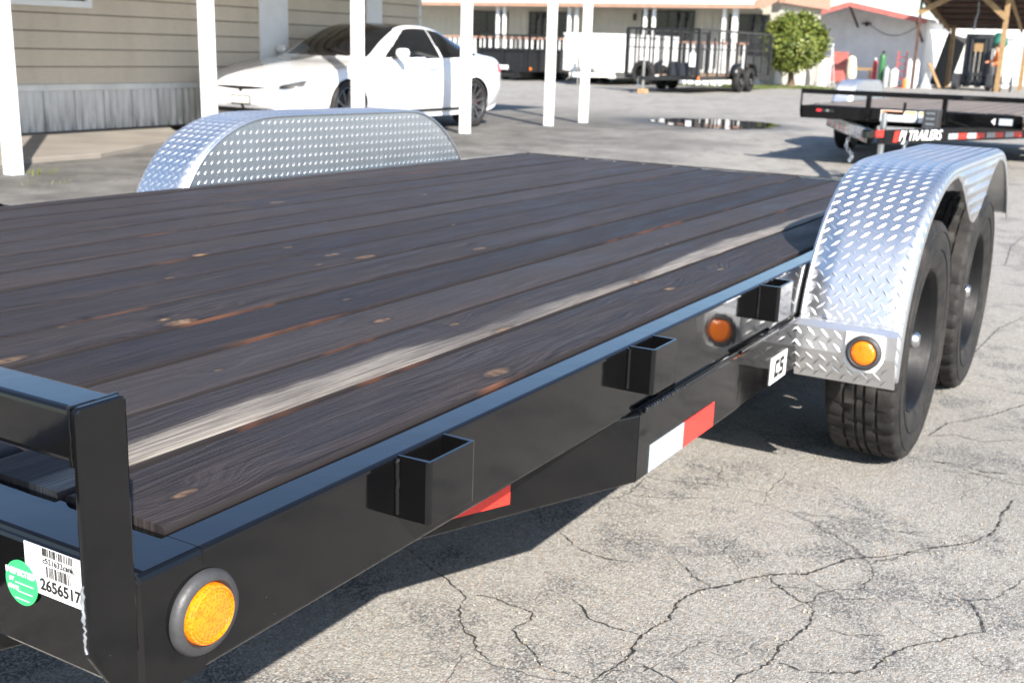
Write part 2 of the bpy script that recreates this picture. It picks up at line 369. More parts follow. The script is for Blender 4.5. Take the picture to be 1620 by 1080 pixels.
for line, wd in zip(CR, CW):
    P = [Vector((a, b, 0)) for a, b in line]; pts = []
    for a, b in zip(P[:-1], P[1:]):
        n = max(2, int((b - a).length / .008))
        for k in range(n): pts.append(a.lerp(b, k / n) + Vector((rc.gauss(0, .0021), rc.gauss(0, .0021), 0)))
    pts.append(P[-1]); mb = MB(); vv = []
    for i, p in enumerate(pts):
        t = (pts[min(i + 1, len(pts) - 1)] - pts[max(i - 1, 0)]).normalized(); nn = Vector((-t.y, t.x, 0))
        ww = wd * .85 * rc.choice([.1, .35, .6, .9, 1.1, 1.7]) * rc.uniform(.7, 1.2) * (min(1, (i + 1) / 6, (len(pts) - i) / 6)) * .5 + .0004
        vv += [p + nn * ww + Vector((0, 0, .003)), p - nn * ww + Vector((0, 0, .003))]
    mb.add(vv, [(2 * i, 2 * i + 1, 2 * i + 3, 2 * i + 2) for i in range(len(pts) - 1)])
    mb.build('crack', M['crack'], ground)
# loose grit in the cracks and on the lot
gm = MB()
for i in range(420):
    x = rc.uniform(.6, 3.6); y = rc.uniform(-1.2, .55); r = rc.uniform(.0015, .004)
    if i < 200:
        L = CR[rc.choice([0, 0, 0, 1, 3, 7])]; k = rc.randrange(len(L)); x = L[k][0] + rc.gauss(0, .02); y = L[k][1] + rc.gauss(0, .02)
    v = [(x + r * math.cos(a) * rc.uniform(.6, 1.2), y + r * math.sin(a) * rc.uniform(.6, 1.2), .002) for a in (0, 1.57, 3.14, 4.71)] + [(x, y, .002 + r * .9)]
    gm.add(v, [(0, 1, 4), (1, 2, 4), (2, 3, 4), (3, 0, 4)])
grit = gm.build('gravel', simple('loose_grit', (.30, .27, .22), .9, var=.5, scale=60)); tag(grit, 'loose grit scattered over the cracked asphalt', 'gravel', kind='stuff')

# ------------------------------------------------------------------ flatbed trailer (local frame: x to the rear, y to the left, deck plane z = .593)
W = 2.14; ZT = .593; ZB = .466; XR = 4.30
TW = [None]
def fillet_c(web, flange, h, t=.006, r=.006):
    """C-channel outline in (a, z): web on a=0, flanges towards +a"""
    o = [(flange, 0), (flange, -t * .8)]
    o += [(t, -t * 1.2), (t, -h + t * 1.2), (flange, -h + t * .8), (flange, -h)]
    for k in range(4): a = math.pi * 1.5 - k * math.pi / 6; o.append((r + r * math.cos(a), -h + r + r * math.sin(a)))
    for k in range(4): a = math.pi - k * math.pi / 6; o.append((r + r * math.cos(a), -r + r * math.sin(a)))
    return o
FPRO = [(2.052, .335), (2.062, .44), (2.082, .52), (2.122, .60), (2.185, .68), (2.275, .748), (2.39, .797), (2.52, .820), (2.75, .824), (3.0, .824), (3.25, .824),
        (3.44, .822), (3.55, .800), (3.65, .752), (3.74, .685), (3.80, .625), (3.838, .572)]
FP = catmull([(a, 0, b) for a, b in FPRO], 5)
FL = [0]
for a, b in zip(FP[:-1], FP[1:]): FL.append(FL[-1] + (b - a).length)
def fprof(s):
    s = min(max(s, 0), FL[-1] - 1e-6); i = 0
    while FL[i + 1] < s: i += 1
    t = (s - FL[i]) / (FL[i + 1] - FL[i]); p = FP[i].lerp(FP[i + 1], t); d = (FP[i + 1] - FP[i]).normalized()
    return p, d, Vector((-d.z, 0, d.x))
def lug(mb, c, u, v, n, ang, L=.0275, Wd=.0058, H=.0018):
    a = (u * math.cos(ang) + v * math.sin(ang)); b = (v * math.cos(ang) - u * math.sin(ang))
    P = [c - a * L / 2, c - a * L * .12 + b * Wd / 2, c + a * L * .12 + b * Wd / 2, c + a * L / 2, c + a * L * .12 - b * Wd / 2, c - a * L * .12 - b * Wd / 2,
         c - a * L * .2 + n * H, c + a * L * .2 + n * H]
    mb.add(P, [(0, 6, 1), (1, 6, 7, 2), (2, 7, 3), (3, 7, 4), (4, 7, 6, 5), (5, 6, 0)])
PIT = .0163
def inpoly(x, y, P):
    r = False; j = len(P) - 1
    for i in range(len(P)):
        if (P[i][1] > y) != (P[j][1] > y) and x < (P[j][0] - P[i][0]) * (y - P[i][1]) / (P[j][1] - P[i][1]) + P[i][0]: r = not r
        j = i
    return r
def arch(x):
    """height of the lower edge of the outer skirt"""
    K = [(2.06, .33), (2.075, .42), (2.10, .52), (2.14, .60), (2.205, .68), (2.30, .745), (2.42, .788), (2.50, .800), (2.58, .792), (2.66, .768), (2.75, .725), (2.84, .675), (2.91, .640), (2.965, .628)]
    if x > 2.981: x = 5.962 - x
    for a, b in zip(K[:-1], K[1:]):
        if x <= b[0]: return a[1] + (b[1] - a[1]) * (x - a[0]) / (b[0] - a[0])
    return .628
def make_fender(parent, left):
    fy = (lambda y: W - y) if left else (lambda y: y)
    V = lambda x, y, z: Vector((x, fy(y), z))
    yi, yo, rr = -.010, -.252, .022
    root = empty('fender'); root.parent = parent
    # formed sheet: top band, rolled outer edge
    sh = MB(); ys = [(yi, 0), (yi - .06, 0), (yi - .12, 0), (-.20, 0)] + [(yo + rr - rr * math.sin(a), -rr + rr * math.cos(a)) for a in (0, .4, .8, 1.2, 1.5708)]
    rows = []
    for k in range(len(FP)):
        p, d, n = fprof(FL[k]); rows.append([V(p.x + n.x * dz, y, p.z + n.z * dz) for y, dz in ys])
    m = len(ys); sh.add([q for r in rows for q in r], [(i * m + j, i * m + j + 1, (i + 1) * m + j + 1, (i + 1) * m + j) for i in range(len(rows) - 1) for j in range(m - 1)])
    o = sh.build('fender_band', M['alu'], root, smooth=40)
    md = o.modifiers.new('sheet', 'SOLIDIFY'); md.thickness = .003; md.offset = 0
    # outer skirt with the pointed tongue between the wheels
    sk = MB(); N = 150; up = []; lo = []
    for k in range(N + 1):
        p, d, n = fprof(FL[-1] * k / N); a = p - n * rr
        up.append(V(a.x, yo, a.z))
        x = a.x; z = arch(x); q = a - n * .014
        if x < 2.30 or x > 3.662: lo.append(V(q.x, yo, q.z))
        else:
            t = min(1, (x - 2.30) / .12, (3.662 - x) / .12); z = min(z, a.z - .012)
            lo.append(V(q.x * (1 - t) + x * t, yo, q.z * (1 - t) + z * t))
    sk.add(up + lo, [(i, i + 1, N + 2 + i, N + 1 + i) for i in range(N)])
    o = sk.build('fender_skirt', M['alu'], root, smooth=40); md = o.modifiers.new('sheet', 'SOLIDIFY'); md.thickness = .003
    # inner upright plate on the deck side
    ip = MB(); pts = [V(p.x, yi, p.z - .001) for p in FP if p.z > .44]; c0 = pts[0].copy(); c0.z = .44; c1 = pts[-1].copy(); c1.z = .44
    for a, b in zip(pts[:-1], pts[1:]): ip.add([Vector((a.x, a.y, .44)), a, b, Vector((b.x, b.y, .44))], [(0, 1, 2, 3)])
    o = ip.build('inner_plate', M['alu'], root, merge=True); md = o.modifiers.new('sheet', 'SOLIDIFY'); md.thickness = .003
    # rolled lip along the top of the inner plate
    lp = MB(); lp.tube([V(p.x, yi + .002, p.z - .004) for p in FP if p.z > .46], .0065, 8); lp.build('edge_lip', M['alu'], root, smooth=60)
    # raised tread pattern
    tp = MB(); nS = int(FL[-1] / PIT); nY = int((abs(yo) - .03) / PIT)
    for i in range(1, nS):
        for j in range(0, nY + 1):
            if (i + j) % 2: continue
            p, d, n = fprof(i * PIT); y = yi - .008 - j * PIT
            if y < yo + .012: continue
            lug(tp, V(p.x + n.x * .0015, y, p.z + n.z * .0015), d, Vector((0, 1, 0)), n, R(45) if i % 2 else R(-45))
        p, d, n = fprof(i * PIT)                                   # on the rolled edge
        if i % 2:
            nn = (n * .7 + Vector((0, -.7 if not left else .7, 0))).normalized(); q = p - n * rr * .3
            lug(tp, V(q.x, yo + rr * .3, q.z) + nn * .0016, d, nn.cross(d), nn, R(35))
    ins = 1 if not left else -1
    for i in range(int(2.0 / PIT), int(3.95 / PIT)):
        for j in range(int(.46 / PIT), int(.84 / PIT)):
            if (i + j) % 2: continue
            x, z = i * PIT, j * PIT
            top = max((p.z for p in FP if abs(p.x - x) < .03), default=0)
            A = R(45) if i % 2 else R(-45)
            lo_ok = min(((p - Vector((x, 0, z))).length for p in FP)) > .012
            if z < top - .02 and lo_ok and inpoly(x, z, [(p.x, p.z) for p in FP]):
                lug(tp, V(x, yi, z) + Vector((0, .0016 * ins, 0)), Vector((1, 0, 0)), Vector((0, 0, 1)), Vector((0, ins, 0)), A, .0300, .0060, .0022)
                if 2.2 < x < 3.75 and z > arch(x) + .012 and z < top - .034:
                    lug(tp, V(x, yo, z) - Vector((0, .0018 * ins, 0)), Vector((1, 0, 0)), Vector((0, 0, 1)), Vector((0, -ins, 0)), A)
    o = tp.build('tread_pattern', M['alu'], root, smooth=25); o['kind'] = 'stuff'
    # front step bracket with its light
    br = MB(); prof = [(2.085, .472), (2.036, .466), (2.024, .452), (2.026, .395), (2.058, .318)]
    for a, b in zip(prof[:-1], prof[1:]): br.add([V(a[0], -.006, a[1]), V(a[0], yo + .002, a[1]), V(b[0], yo + .002, b[1]), V(b[0], -.006, b[1])], [(0, 1, 2, 3)])
    o = br.build('step_bracket', M['alu'], root, merge=True); md = o.modifiers.new('sheet', 'SOLIDIFY'); md.thickness = .003
    bt = MB()
    for i in range(0, 16):
        for j in range(0, 9):
            if (i + j) % 2: continue
            y = -.014 - i * PIT; s = .012 + j * PIT
            if y < yo + .012: continue
            if s < .058: a, b = prof[2], prof[3]; t = s / .058
            else: a, b = prof[3], prof[4]; t = (s - .058) / .084
            if t > .92 or t < .05: continue
            d = Vector((b[0] - a[0], 0, b[1] - a[1])).normalized(); n = Vector((d.z, 0, -d.x))
            if -.228 < y < -.118 and s < .09: continue
            lug(bt, V(a[0] + (b[0] - a[0]) * t, y, a[1] + (b[1] - a[1]) * t) + n * .0016, d, Vector((0, 1, 0)), n, R(45) if i % 2 else R(-45))
    o = bt.build('bracket_tread', M['alu'], root, smooth=25); o['kind'] = 'stuff'
    bo = MB(); bo.lathe([(0, .010), (.006, .009), (.009, .004), (.009, 0)], V(2.06, -.07, .470), (0, 0, 1), 6); bo.build('bolt', M['zinc'], root)
    # light plate, grommet and lens
    yl, zl = -.178, .408
    pl = MB(); q = [(-.046, .046), (.040, .046), (.046, .040), (.046, -.02), (.03, -.046), (-.02, -.05), (-.046, -.03)]
    pl.prism(q, 2.0185, 2.0215, lambda p, t: V(t, yl - p[0], zl + p[1])); pl.build('light_plate', M['sticker'], root, bevel=.001)
    gr = MB(); gr.lathe([(.029, -.002), (.029, .008), (.033, .012), (.039, .011), (.042, .006), (.042, -.002)], V(2.018, yl, zl), (-1, 0, 0), 36)
    go = gr.build('grommet', M['rubber'], root, smooth=50)
    ln = MB(); ln.lathe([(.029, .0), (.029, .009), (.0275, .0115), (.018, .0135), (0, .0142)], V(2.018, yl, zl), (-1, 0, 0), 36)
    ln.build('amber_lens', M['amber'], root, smooth=50)
    return root
def make_wheel(parent, x, yc, rad=.340, width=.205, out=-1, mats=None):
    """wheel centre (x, yc, rad-.006); out = sign of the outward y side"""
    root = empty('wheel', (x, yc, rad - .006)); root.parent = parent
    tm = MB(); ns = 168; hw = width / 2
    prof = [(.205, -hw * .86), (.235, -hw * 1.0), (.285, -hw * 1.04), (.318, -hw * 1.02), (.332, -hw * .965), (.3385, -hw * .90), (.3405, -hw * .82),
            (.341, -hw * .50), (.333, -hw * .485), (.333, -hw * .42), (.3425, -hw * .405), (.343, -hw * .17), (.334, -hw * .155), (.334, -hw * .085), (.343, -hw * .07)]
    prof = prof + [(r, -y) for r, y in prof[::-1]]
    m = len(prof); k0 = rad / .345
    for k in range(ns):
        an = 2 * math.pi * k / ns
        for i, (r, y) in enumerate(prof):
            ii = min(i, m - 1 - i); a2 = an
            if ii in (4, 5, 6) and k % 4 == 0: r -= .0065
            if ii in (7, 10) and k % 6 in (0, 1): r -= .006; y *= .955
            if ii in (11, 14) and k % 6 in (3,): r -= .007
            r *= k0
            tm.v.append((r * math.sin(a2), y, r * math.cos(a2)))
    for k in range(ns):
        k2 = (k + 1) % ns
        for i in range(m - 1): tm.f.append((k * m + i, k2 * m + i, k2 * m + i + 1, k * m + i + 1)); tm.m.append(0)
    ty = tm.build('tyre', M['tyre'], root, smooth=32)
    rg = MB()
    for rr in (.312, .262):                                    # moulded sidewall rings
        rg.lathe([((rr - .003) * k0, hw * .985), ((rr - .001) * k0, hw * 1.052), ((rr + .001) * k0, hw * 1.052), ((rr + .003) * k0, hw * .985)], (0, 0, 0), (0, out, 0), 72)
    rg.build('sidewall_ring', M['tyre'], ty, smooth=40)
    rm = MB(); k1 = k0
    rm.lathe([(.206 * k1, hw * .84), (.2035 * k1, hw * .90), (.199 * k1, hw * .88), (.194 * k1, hw * .78), (.186 * k1, hw * .66), (.182 * k1, hw * .40), (.174 * k1, hw * .30), (.168 * k1, hw * .02),
              (.150 * k1, -.012), (.125 * k1, .004), (.095 * k1, .016), (.07 * k1, .012), (.045 * k1, .012), (.042, .012)], (0, 0, 0), (0, out, 0), 60)
    rm.lathe([(.206 * k1, -hw * .84), (.18 * k1, -hw * .6), (.168 * k1, .0)], (0, 0, 0), (0, out, 0), 48)
    ro = rm.build('rim', M['rim'], root, smooth=35)
    for k in range(5):
        a = k * 2 * math.pi / 5 + .3; nb = MB()
        nb.lathe([(.0, .030), (.007, .028), (.0095, .022), (.0105, .010)], (.057 * math.sin(a), 0, .057 * math.cos(a)), (0, out, 0), 6); nb.build('lug_nut', M['zinc'], ro)
    hb = MB(); hb.lathe([(0, .078), (.016, .077), (.022, .070), (.024, .06), (.0245, .02), (.034, .016), (.036, .0)], (0, 0, 0), (0, out, 0), 24); hb.build('hub_cap', M['zinc'], root, smooth=40)
    return root

def make_trailer():
    T = empty('flatbed_trailer')
    blk = M['black']
    prof = fillet_c(0, .050, ZT - ZB)
    for s in (0, 1):
        fy = (lambda y: y) if not s else (lambda y: W - y)
        mb = MB(); mb.prism(prof, .0745, XR, lambda p, t: (t, fy(p[0]), ZT + p[1]))
        w2 = [(0, -.006), (.002, -.002), (.006, -.0005), (.006, -(ZT - ZB)), (0, -(ZT - ZB))]
        mb.prism(w2, .0, .0743, lambda p, t: (t, fy(p[0]), ZT + p[1]))
        # dovetail continues downwards
        mb.prism(prof, 0, .61, lambda p, t: (XR + t, fy(p[0]), ZT + p[1] - t * .20))
        mb.build('side_rail', blk, T)
    fc = MB(); fpr = [(.0735, 0), (.0735, -.005), (.012, -.009), (.007, -.012), (.007, -.118), (.07, -.120), (.07, -.127), (.006, -.127), (.001, -.121), (0, -.010), (.0015, -.0065), (.004, -.0055), (.0055, -.002), (.009, 0)]
    fc.prism(fpr, .0065, W - .0065, lambda p, t: (p[0], t, ZT + p[1])); fc.build('front_channel', blk, T)
    # head rail: tube on flat posts standing in front of the channel
    TWD = .050
    tu = MB(); r = .006; q = []
    for cx, cz, a0 in ((TWD - r, -r, 0), (r, -r, 90), (r, -TWD + r, 180), (TWD - r, -TWD + r, 270)):
        for k in range(4): a = R(a0 + 30 * k); q.append((cx + r * math.cos(a), cz + r * math.sin(a)))
    tu.prism(q, .0085, W - .0085, lambda p, t: (-.0565 + p[0], t, .763 + p[1])); tu.build('head_rail', blk, T)
    for yy in (0.0, .70, 1.43, W - .008):
        po = MB()
        if yy == 0.0 or yy > 2:
            q = [(-.0575, .760), (-.0545, .764), (-.009, .7645), (-.0055, .7615), (-.0055, .475), (-.022, .475), (-.0575, .538)]
        else: q = [(-.055, .7125), (-.007, .7125), (-.0055, .47), (-.022, .47), (-.055, .538)]
        th = .008 if (yy == 0.0 or yy > 2) else .045
        po.prism(q, yy, yy + th, lambda p, t: (p[0], t, p[1])); po.build('post', blk, T, bevel=.0022)
    wb = MB(); wb.tube([(-.0565 + .05 * k / 14 + random.gauss(0, .0004), .0098 + random.gauss(0, .0006), .7628) for k in range(15)], .0024, 6)
    wb.tube([(-.0562, .0098 + random.gauss(0, .0006), .762 - .05 * k / 14) for k in range(15)], .0024, 6); wb.build('weld_bead', blk, T, smooth=60)
    # scraped strip where the post meets the channel
    sc = MB(); pts = [(-.0579 + random.gauss(0, .0003), .0055 + random.gauss(0, .0008), .606 - .064 * k / 20) for k in range(21)]
    sc.tube(pts, [random.uniform(.0008, .0022) for _ in pts], 6); so = sc.build('scraped_edge', M['scuff'], T, smooth=60)
    # deck boards
    pitch = .1518; y0 = .0500; k = 0; y = y0; rb = random.Random(11)
    while y < W - .05:
        y1 = min(y + pitch, W - .0485); gap = rb.choice([.009, .012, .015, .010, .0125])
        a, b = y + gap * .5, y1 - gap * .5
        if k == 0: a = .0525
        dz = rb.uniform(-.0016, .0016); zt = .5995 + dz; n = 24; mb = MB()
        prf = [(a, zt - .034), (a, zt - .005), (a + .002, zt - .0016), (a + .006, zt)] + [(a + (b - a) * t, zt + rb.uniform(-.0005, .0006)) for t in (.25, .5, .75)] + [(b - .006, zt), (b - .002, zt - .0016), (b, zt - .005), (b, zt - .034)]
        m = len(prf); ph = rb.uniform(0, 6)
        wy = [rb.gauss(0, .0008) for _ in range(n + 1)]
        for i in range(n + 1):
            x = .0765 + (XR - .0775) * i / n
            for j, (yy, zz) in enumerate(prf): mb.v.append((x, yy + (wy[i] if j in (0, 1, 2, 8, 9, 10) else 0), zz + .0009 * math.sin(ph + x * 1.7)))
        for i in range(n):
            for j in range(m - 1): mb.f.append((i * m + j, i * m + j + 1, (i + 1) * m + j + 1, (i + 1) * m + j)); mb.m.append(1 if j in (0, 1, m - 3, m - 2) else 0)
        mb.f.append(tuple(range(m))); mb.m.append(0); mb.f.append(tuple(range(n * m, n * m + m))[::-1]); mb.m.append(1)
        mb.build('deck_board', [M['wood'], M['edge']], T, smooth=45); y = y1; k += 1
    # rear trim and dovetail deck
    tr = MB(); tr.box(XR, XR + .05, .047, W - .047, .54, .597); tr.build('rear_trim', blk, T, bevel=.002)
    dv = MB(); dv.prism([(.052, 0), (.61, -.112), (.61, -.15), (.052, -.04)], .05, W - .05, lambda p, t: (XR + p[0], t, .6 + p[1])); dv.build('dovetail_deck', M['wood'], T)
    # cross members
    for k in range(7):
        cm = MB(); x = .55 + .6 * k; cm.box(x, x + .045, .047, W - .047, .49, .563); cm.build('cross_member', blk, T)
    # stake pockets
    for s in (0, 1):
        fy = (lambda y: y) if not s else (lambda y: W - y)
        for x in ((.385, 1.042, 1.726) if not s else (.62, 1.32)):
            po = MB(); w_, d_, th = .1005, .0477, .0045; zt, zb = ZT + .0012, ZT - .0775; r = .006
            out = [(0, 0)] + [(r - r * math.cos(a), -d_ + r - r * math.sin(a)) for a in (0, .52, 1.05, 1.57)] + [(w_ - r + r * math.sin(a), -d_ + r - r * math.cos(a)) for a in (0, .52, 1.05, 1.57)] + [(w_, 0)]
            inn = [(th, 0)] + [(th + .003, -d_ + th + .001), (w_ - th - .003, -d_ + th + .001)] + [(w_ - th, 0)]
            full = out + inn[::-1]
            po.prism(full, zb, zt, lambda p, t: (x + p[0], fy(p[1] - .0004), t)); po.build('stake_pocket', blk, T, bevel=.0008)
            if not s:
                wd = MB()
                wd.tube([(x - .001 + random.gauss(0, .0006), -.002, zt - .004 - .07 * i / 18) for i in range(19)], .0034, 6); wd.build('weld_bead', blk, T, smooth=60)
    # lower frame and tongue (wrap-around)
    LZ = ZB - .001; lh = .128; bend = (1.085, -.011)
    lp = fillet_c(0, .045, lh, r=.005)
    tongues = []
    for s in (0, 1):
        fy = (lambda y: y) if not s else (lambda y: W - y)
        mb = MB(); mb.prism(lp, bend[0], 4.0, lambda p, t: (t, fy(bend[1] + p[0]), LZ + p[1])); mb.build('frame_rail', blk, T)
        tip = (-1.40, 1.02); A = Vector((bend[0], bend[1], 0)); B = Vector((tip[0], tip[1], 0)); d = (B - A).normalized(); n = Vector((-d.y, d.x, 0)) * (1)
        if n.y < 0: n = -n
        L = (B - A).length
        tg = MB(); tg.prism(lp, .0, L, lambda p, t: (lambda v: (v.x, fy(v.y), LZ + p[1]))(A + d * t + n * (p[0] + .001))); tongues.append((A, d, n, L, fy, tg.build('tongue_beam', blk, T)))
        if not s:
            gp = MB(); gp.box(bend[0] + .006, 3.2, bend[1] + .001, .03, LZ - .0015, LZ + .003); gp.build('seam_flange', blk, T)
            wd = MB(); wd.tube([(bend[0] + .012 + .19 * i / 50, bend[1] - .001 + random.gauss(0, .0005), LZ + .003 + (.0014 if i % 3 else -.0006)) for i in range(51)], .0042, 7); wd.build('weld_bead', blk, T, smooth=60)
            wd = MB(); wd.tube([(1.60 + .26 * i / 60, bend[1] - .001, LZ + .003 + (.001 if i % 3 else -.0006)) for i in range(61)], .0045, 7); wd.build('weld_bead', blk, T, smooth=60)
    # reflective tape and the square decal on the frame rail
    yd = bend[1] - .0012
    def dec(name, mat, x0, x1, z0, z1, y=yd, par=T):
        mb = MB(); mb.box(x0, x1, y - .0006, y + .0006, z0, z1); return mb.build(name, mat, par)
    dec('white_reflector_tape', M['tape_white'], 1.136, 1.298, .342, .394); dec('red_reflector_tape', M['tape_red'], 1.2982, 1.462, .342, .394)
    c5 = dec('square_decal', M['sticker'], 1.832, 1.955, .340, .405)
    for nm, bars in (('letter_c', ((0, .010, 0, .042), (.010, .030, .032, .042), (.010, .030, 0, .010))), ('digit_five', ((.038, .068, .032, .042), (.038, .048, .019, .032), (.048, .068, .017, .026), (.058, .068, 0, .017), (.038, .058, 0, .009)))):
        lt = MB()
        for a, b, c, d_ in bars:
            q = [(1.860 + x_ + z_ * .12, .3515 + z_) for x_, z_ in ((a, c), (b, c), (b, d_), (a, d_))]
            lt.prism(q, yd - .0018, yd - .0008, lambda p, t: (p[0], t, p[1]))
        lt.build(nm, M['ink'], c5)
    A, d, n, L, fy, o = tongues[0]
    def tdec(name, mat, s0, s1, z0, z1, par=T, left=False):
        mb = MB(); q = []
        for s_, z_ in ((s0, z0), (s1, z0), (s1, z1), (s0, z1)):
            v = A + d * s_ + n * -.0012; q.append((v.x, (W - v.y) if left else v.y, z_))
        nn = n * .0005
        q2 = [(a - nn.x, b + (nn.y if left else -nn.y), c) for a, b, c in q]
        mb.add(q + q2, [(0, 1, 2, 3), (7, 6, 5, 4), (0, 4, 5, 1), (1, 5, 6, 2), (2, 6, 7, 3), (3, 7, 4, 0)]); return mb.build(name, mat, par)
    for lf in (False, True):
        for k, s0 in enumerate((.28,)):
            tdec('red_reflector_tape', M['tape_red'], s0, s0 + .155, .36, .412, left=lf); tdec('white_reflector_tape', M['tape_white'], s0 + .1552, s0 + .31, .36, .412, left=lf)
    # side marker light at the front corner
    gr = MB(); gr.lathe([(.0305, -.001), (.0305, .006), (.0335, .0095), (.0395, .0085), (.0430, .003), (.0430, -.001)], (.0725, 0, .527), (0, -1, 0), 48); gr.build('grommet', M['rubber'], T, smooth=50)
    ln = MB(); ln.lathe([(.0305, .0), (.0305, .009), (.029, .0125), (.02, .0145), (0, .0152)], (.0725, 0, .527), (0, -1, 0), 48); lo = ln.build('marker_lens', M['amber'], T, smooth=50)
    rg = MB()
    for rr in (.0265, .0235): rg.lathe([(rr - .0008, .0128), (rr, .0148), (rr + .0008, .0128)], (.0725, 0, .527), (0, -1, 0), 40)
    rg.build('lens_ring', M['amber'], lo, smooth=60)
    # fenders, wheels, axles
    make_fender(T, False); make_fender(T, True)
    for x in (2.565, 3.445):
        make_wheel(T, x, -.132, width=.188, out=-1); make_wheel(T, x, W + .132, width=.188, out=1)
        ax = MB(); ax.tube([(x, -.06, .33), (x, W + .06, .33)], .038, 12); ax.build('axle', blk, T, smooth=50)
    # coupler
    cp = MB(); cp.box(-1.62, -1.30, W / 2 - .04, W / 2 + .04, .40, .46); cp.lathe([(0, .045), (.03, .04), (.045, .02), (.048, -.03)], (-1.64, W / 2, .44), (0, 0, 1), 20); cp.build('coupler', blk, T, bevel=.004)
    return T, tongues[0], tdec
trailer, tng, tdec = make_trailer()
trailer.rotation_euler = (0, math.atan(.013), 0)
_p = Vector((3, 0, 0)); trailer.location = _p - Euler((0, math.atan(.013), 0)).to_matrix() @ _p
tag(trailer, 'black flatbed trailer in the foreground with dark worn plank deck and diamond plate fenders', 'trailer', 'flatbed trailers')
# ---- second trailer: a copy before the stickers of the first one go on
trailer2 = copy_tree(trailer)
O2 = Vector((11.10, .51, 0)); trailer2.rotation_euler = (0, .004, 0); trailer2.location = O2 + Vector((0, 0, .012))
tag(trailer2, 'black flatbed trailer parked beyond the near one, with white lettering on its tongue', 'trailer', 'flatbed trailers')
M['wood_brown_grazing'] = simple('brown_deck_wood_grazing_lit', (.155, .125, .10), .7, var=.3, scale=5)  # paler brown than the near deck: grazing light put into the colour
for o in trailer2.children:
    if o.name.startswith('deck_board'):
        o.material_slots[0].link = 'OBJECT'; o.material_slots[0].material = M['wood_brown_grazing']
# ---- stickers on the first trailer
def fdec(name, mat, y0, y1, z0, z1, x=-.0008, par=trailer, tilt=0):
    mb = MB(); mb.box(x - .0004, x + .0004, y0, y1, z0, z1); return mb.build(name, mat, par)
lb = fdec('inventory_label', M['sticker'], .055, .1605, .5365, .5868)
FX = lambda y, z, x=-.0016: frame((x, y, z), (0, -1, 0), (0, 0, 1), (-1, 0, 0))
text_obj('label_number', '2656517', .0165, M['ink'], lb, FX(.1105, .5475), offset=.0003)
text_obj('label_code', 'c521632csnk', .0085, M['ink'], lb, FX(.1115, .5735))
rb = random.Random(5)
for zz0, zz1, yy0, yy1 in ((.5785, .5866, .091, .134), (.5570, .5685, .095, .129)):
    bc = MB(); y = yy0
    while y < yy1:
        wdt = rb.choice([.0006, .0006, .001]); bc.box(-.0018, -.0013, y, y + wdt, zz0, zz1); y += wdt + rb.choice([.0008, .0012, .0018])
    bc.build('barcode', M['ink'], lb)
gs = MB(); gs.lathe([(0, .0010), (.0235, .0010), (.0235, 0)], (-.0020, .1665, .541), (-1, 0, 0), 40); gs = gs.build('inspection_sticker', M['green_st'], trailer)
text_obj('sticker_title', 'INSPECTED', .0086, M['sticker'], gs, FX(.1665, .5515, -.0034), offset=.00025)
text_obj('sticker_by', 'BY', .0058, M['sticker'], gs, FX(.1805, .5425, -.0034), offset=.0001)
text_obj('sticker_date', 'DATE', .0058, M['sticker'], gs, FX(.1785, .5340, -.0034), offset=.0001)
lm = MB(); lm.box(-.0037, -.0032, .148, .175, .5402, .5408); lm.box(-.0037, -.0032, .150, .171, .5312, .5318); lm.box(-.0037, -.0032, .156, .177, .5232, .5238); lm.build('sticker_lines', M['sticker'], gs)
# ---- fittings and lettering of the second trailer
for lf in (False, True):
    for s0 in (.62, .96, 1.28):
        tdec('red_reflector_tape', M['tape_red'], s0, s0 + .155, .36, .412, trailer2, lf); tdec('white_reflector_tape', M['tape_white'], s0 + .1552, s0 + .31, .36, .412, trailer2, lf)
def tl(o): return o
jk = MB(); jk.tube([(-1.02, W / 2, .16), (-1.02, W / 2, .60)], .028, 14); jk.build('jack', M['zinc'], trailer2, smooth=50)
jk2 = MB(); jk2.tube([(-1.02, W / 2, .60), (-1.02, W / 2 - .16, .60), (-1.02, W / 2 - .17, .64), (-1.02, W / 2 - .17, .70)], .014, 8); jk2.build('jack_handle', M['rim'], trailer2, smooth=50)
jf = MB(); jf.box(-1.07, -.97, W / 2 - .05, W / 2 + .05, .0, .012); jf.tube([(-1.02, W / 2, .01), (-1.02, W / 2, .17)], .022, 10); jf.build('jack_foot', M['zinc'], trailer2)
bt_ = MB(); bt_.box(-.28, -.08, W / 2 - .34, W / 2 - .20, .44, .62); bt_.build('battery_box', M['rubber'], trailer2, bevel=.006)
for k in range(3):
    v = MB(); v.box(-.284, -.280, W / 2 - .31, W / 2 - .23, .475 + k * .05, .495 + k * .05); v.build('vent', M['zinc'], trailer2)
A, d, n, L, fy, _o = tng
def tongue_text(s, txt, size, mat, off, left=False):
    v = A + d * s + n * -.0024
    if not left: mt = frame((v.x, v.y, .40), (-d.x, -d.y, 0), (0, 0, 1), (-n.x, -n.y, 0))
    else: mt = frame((v.x, W - v.y, .40), (d.x, -d.y, 0), (0, 0, 1), (-n.x, n.y, 0))
    return text_obj('lettering', txt, size, mat, trailer2, mt, shear=.25, offset=off)
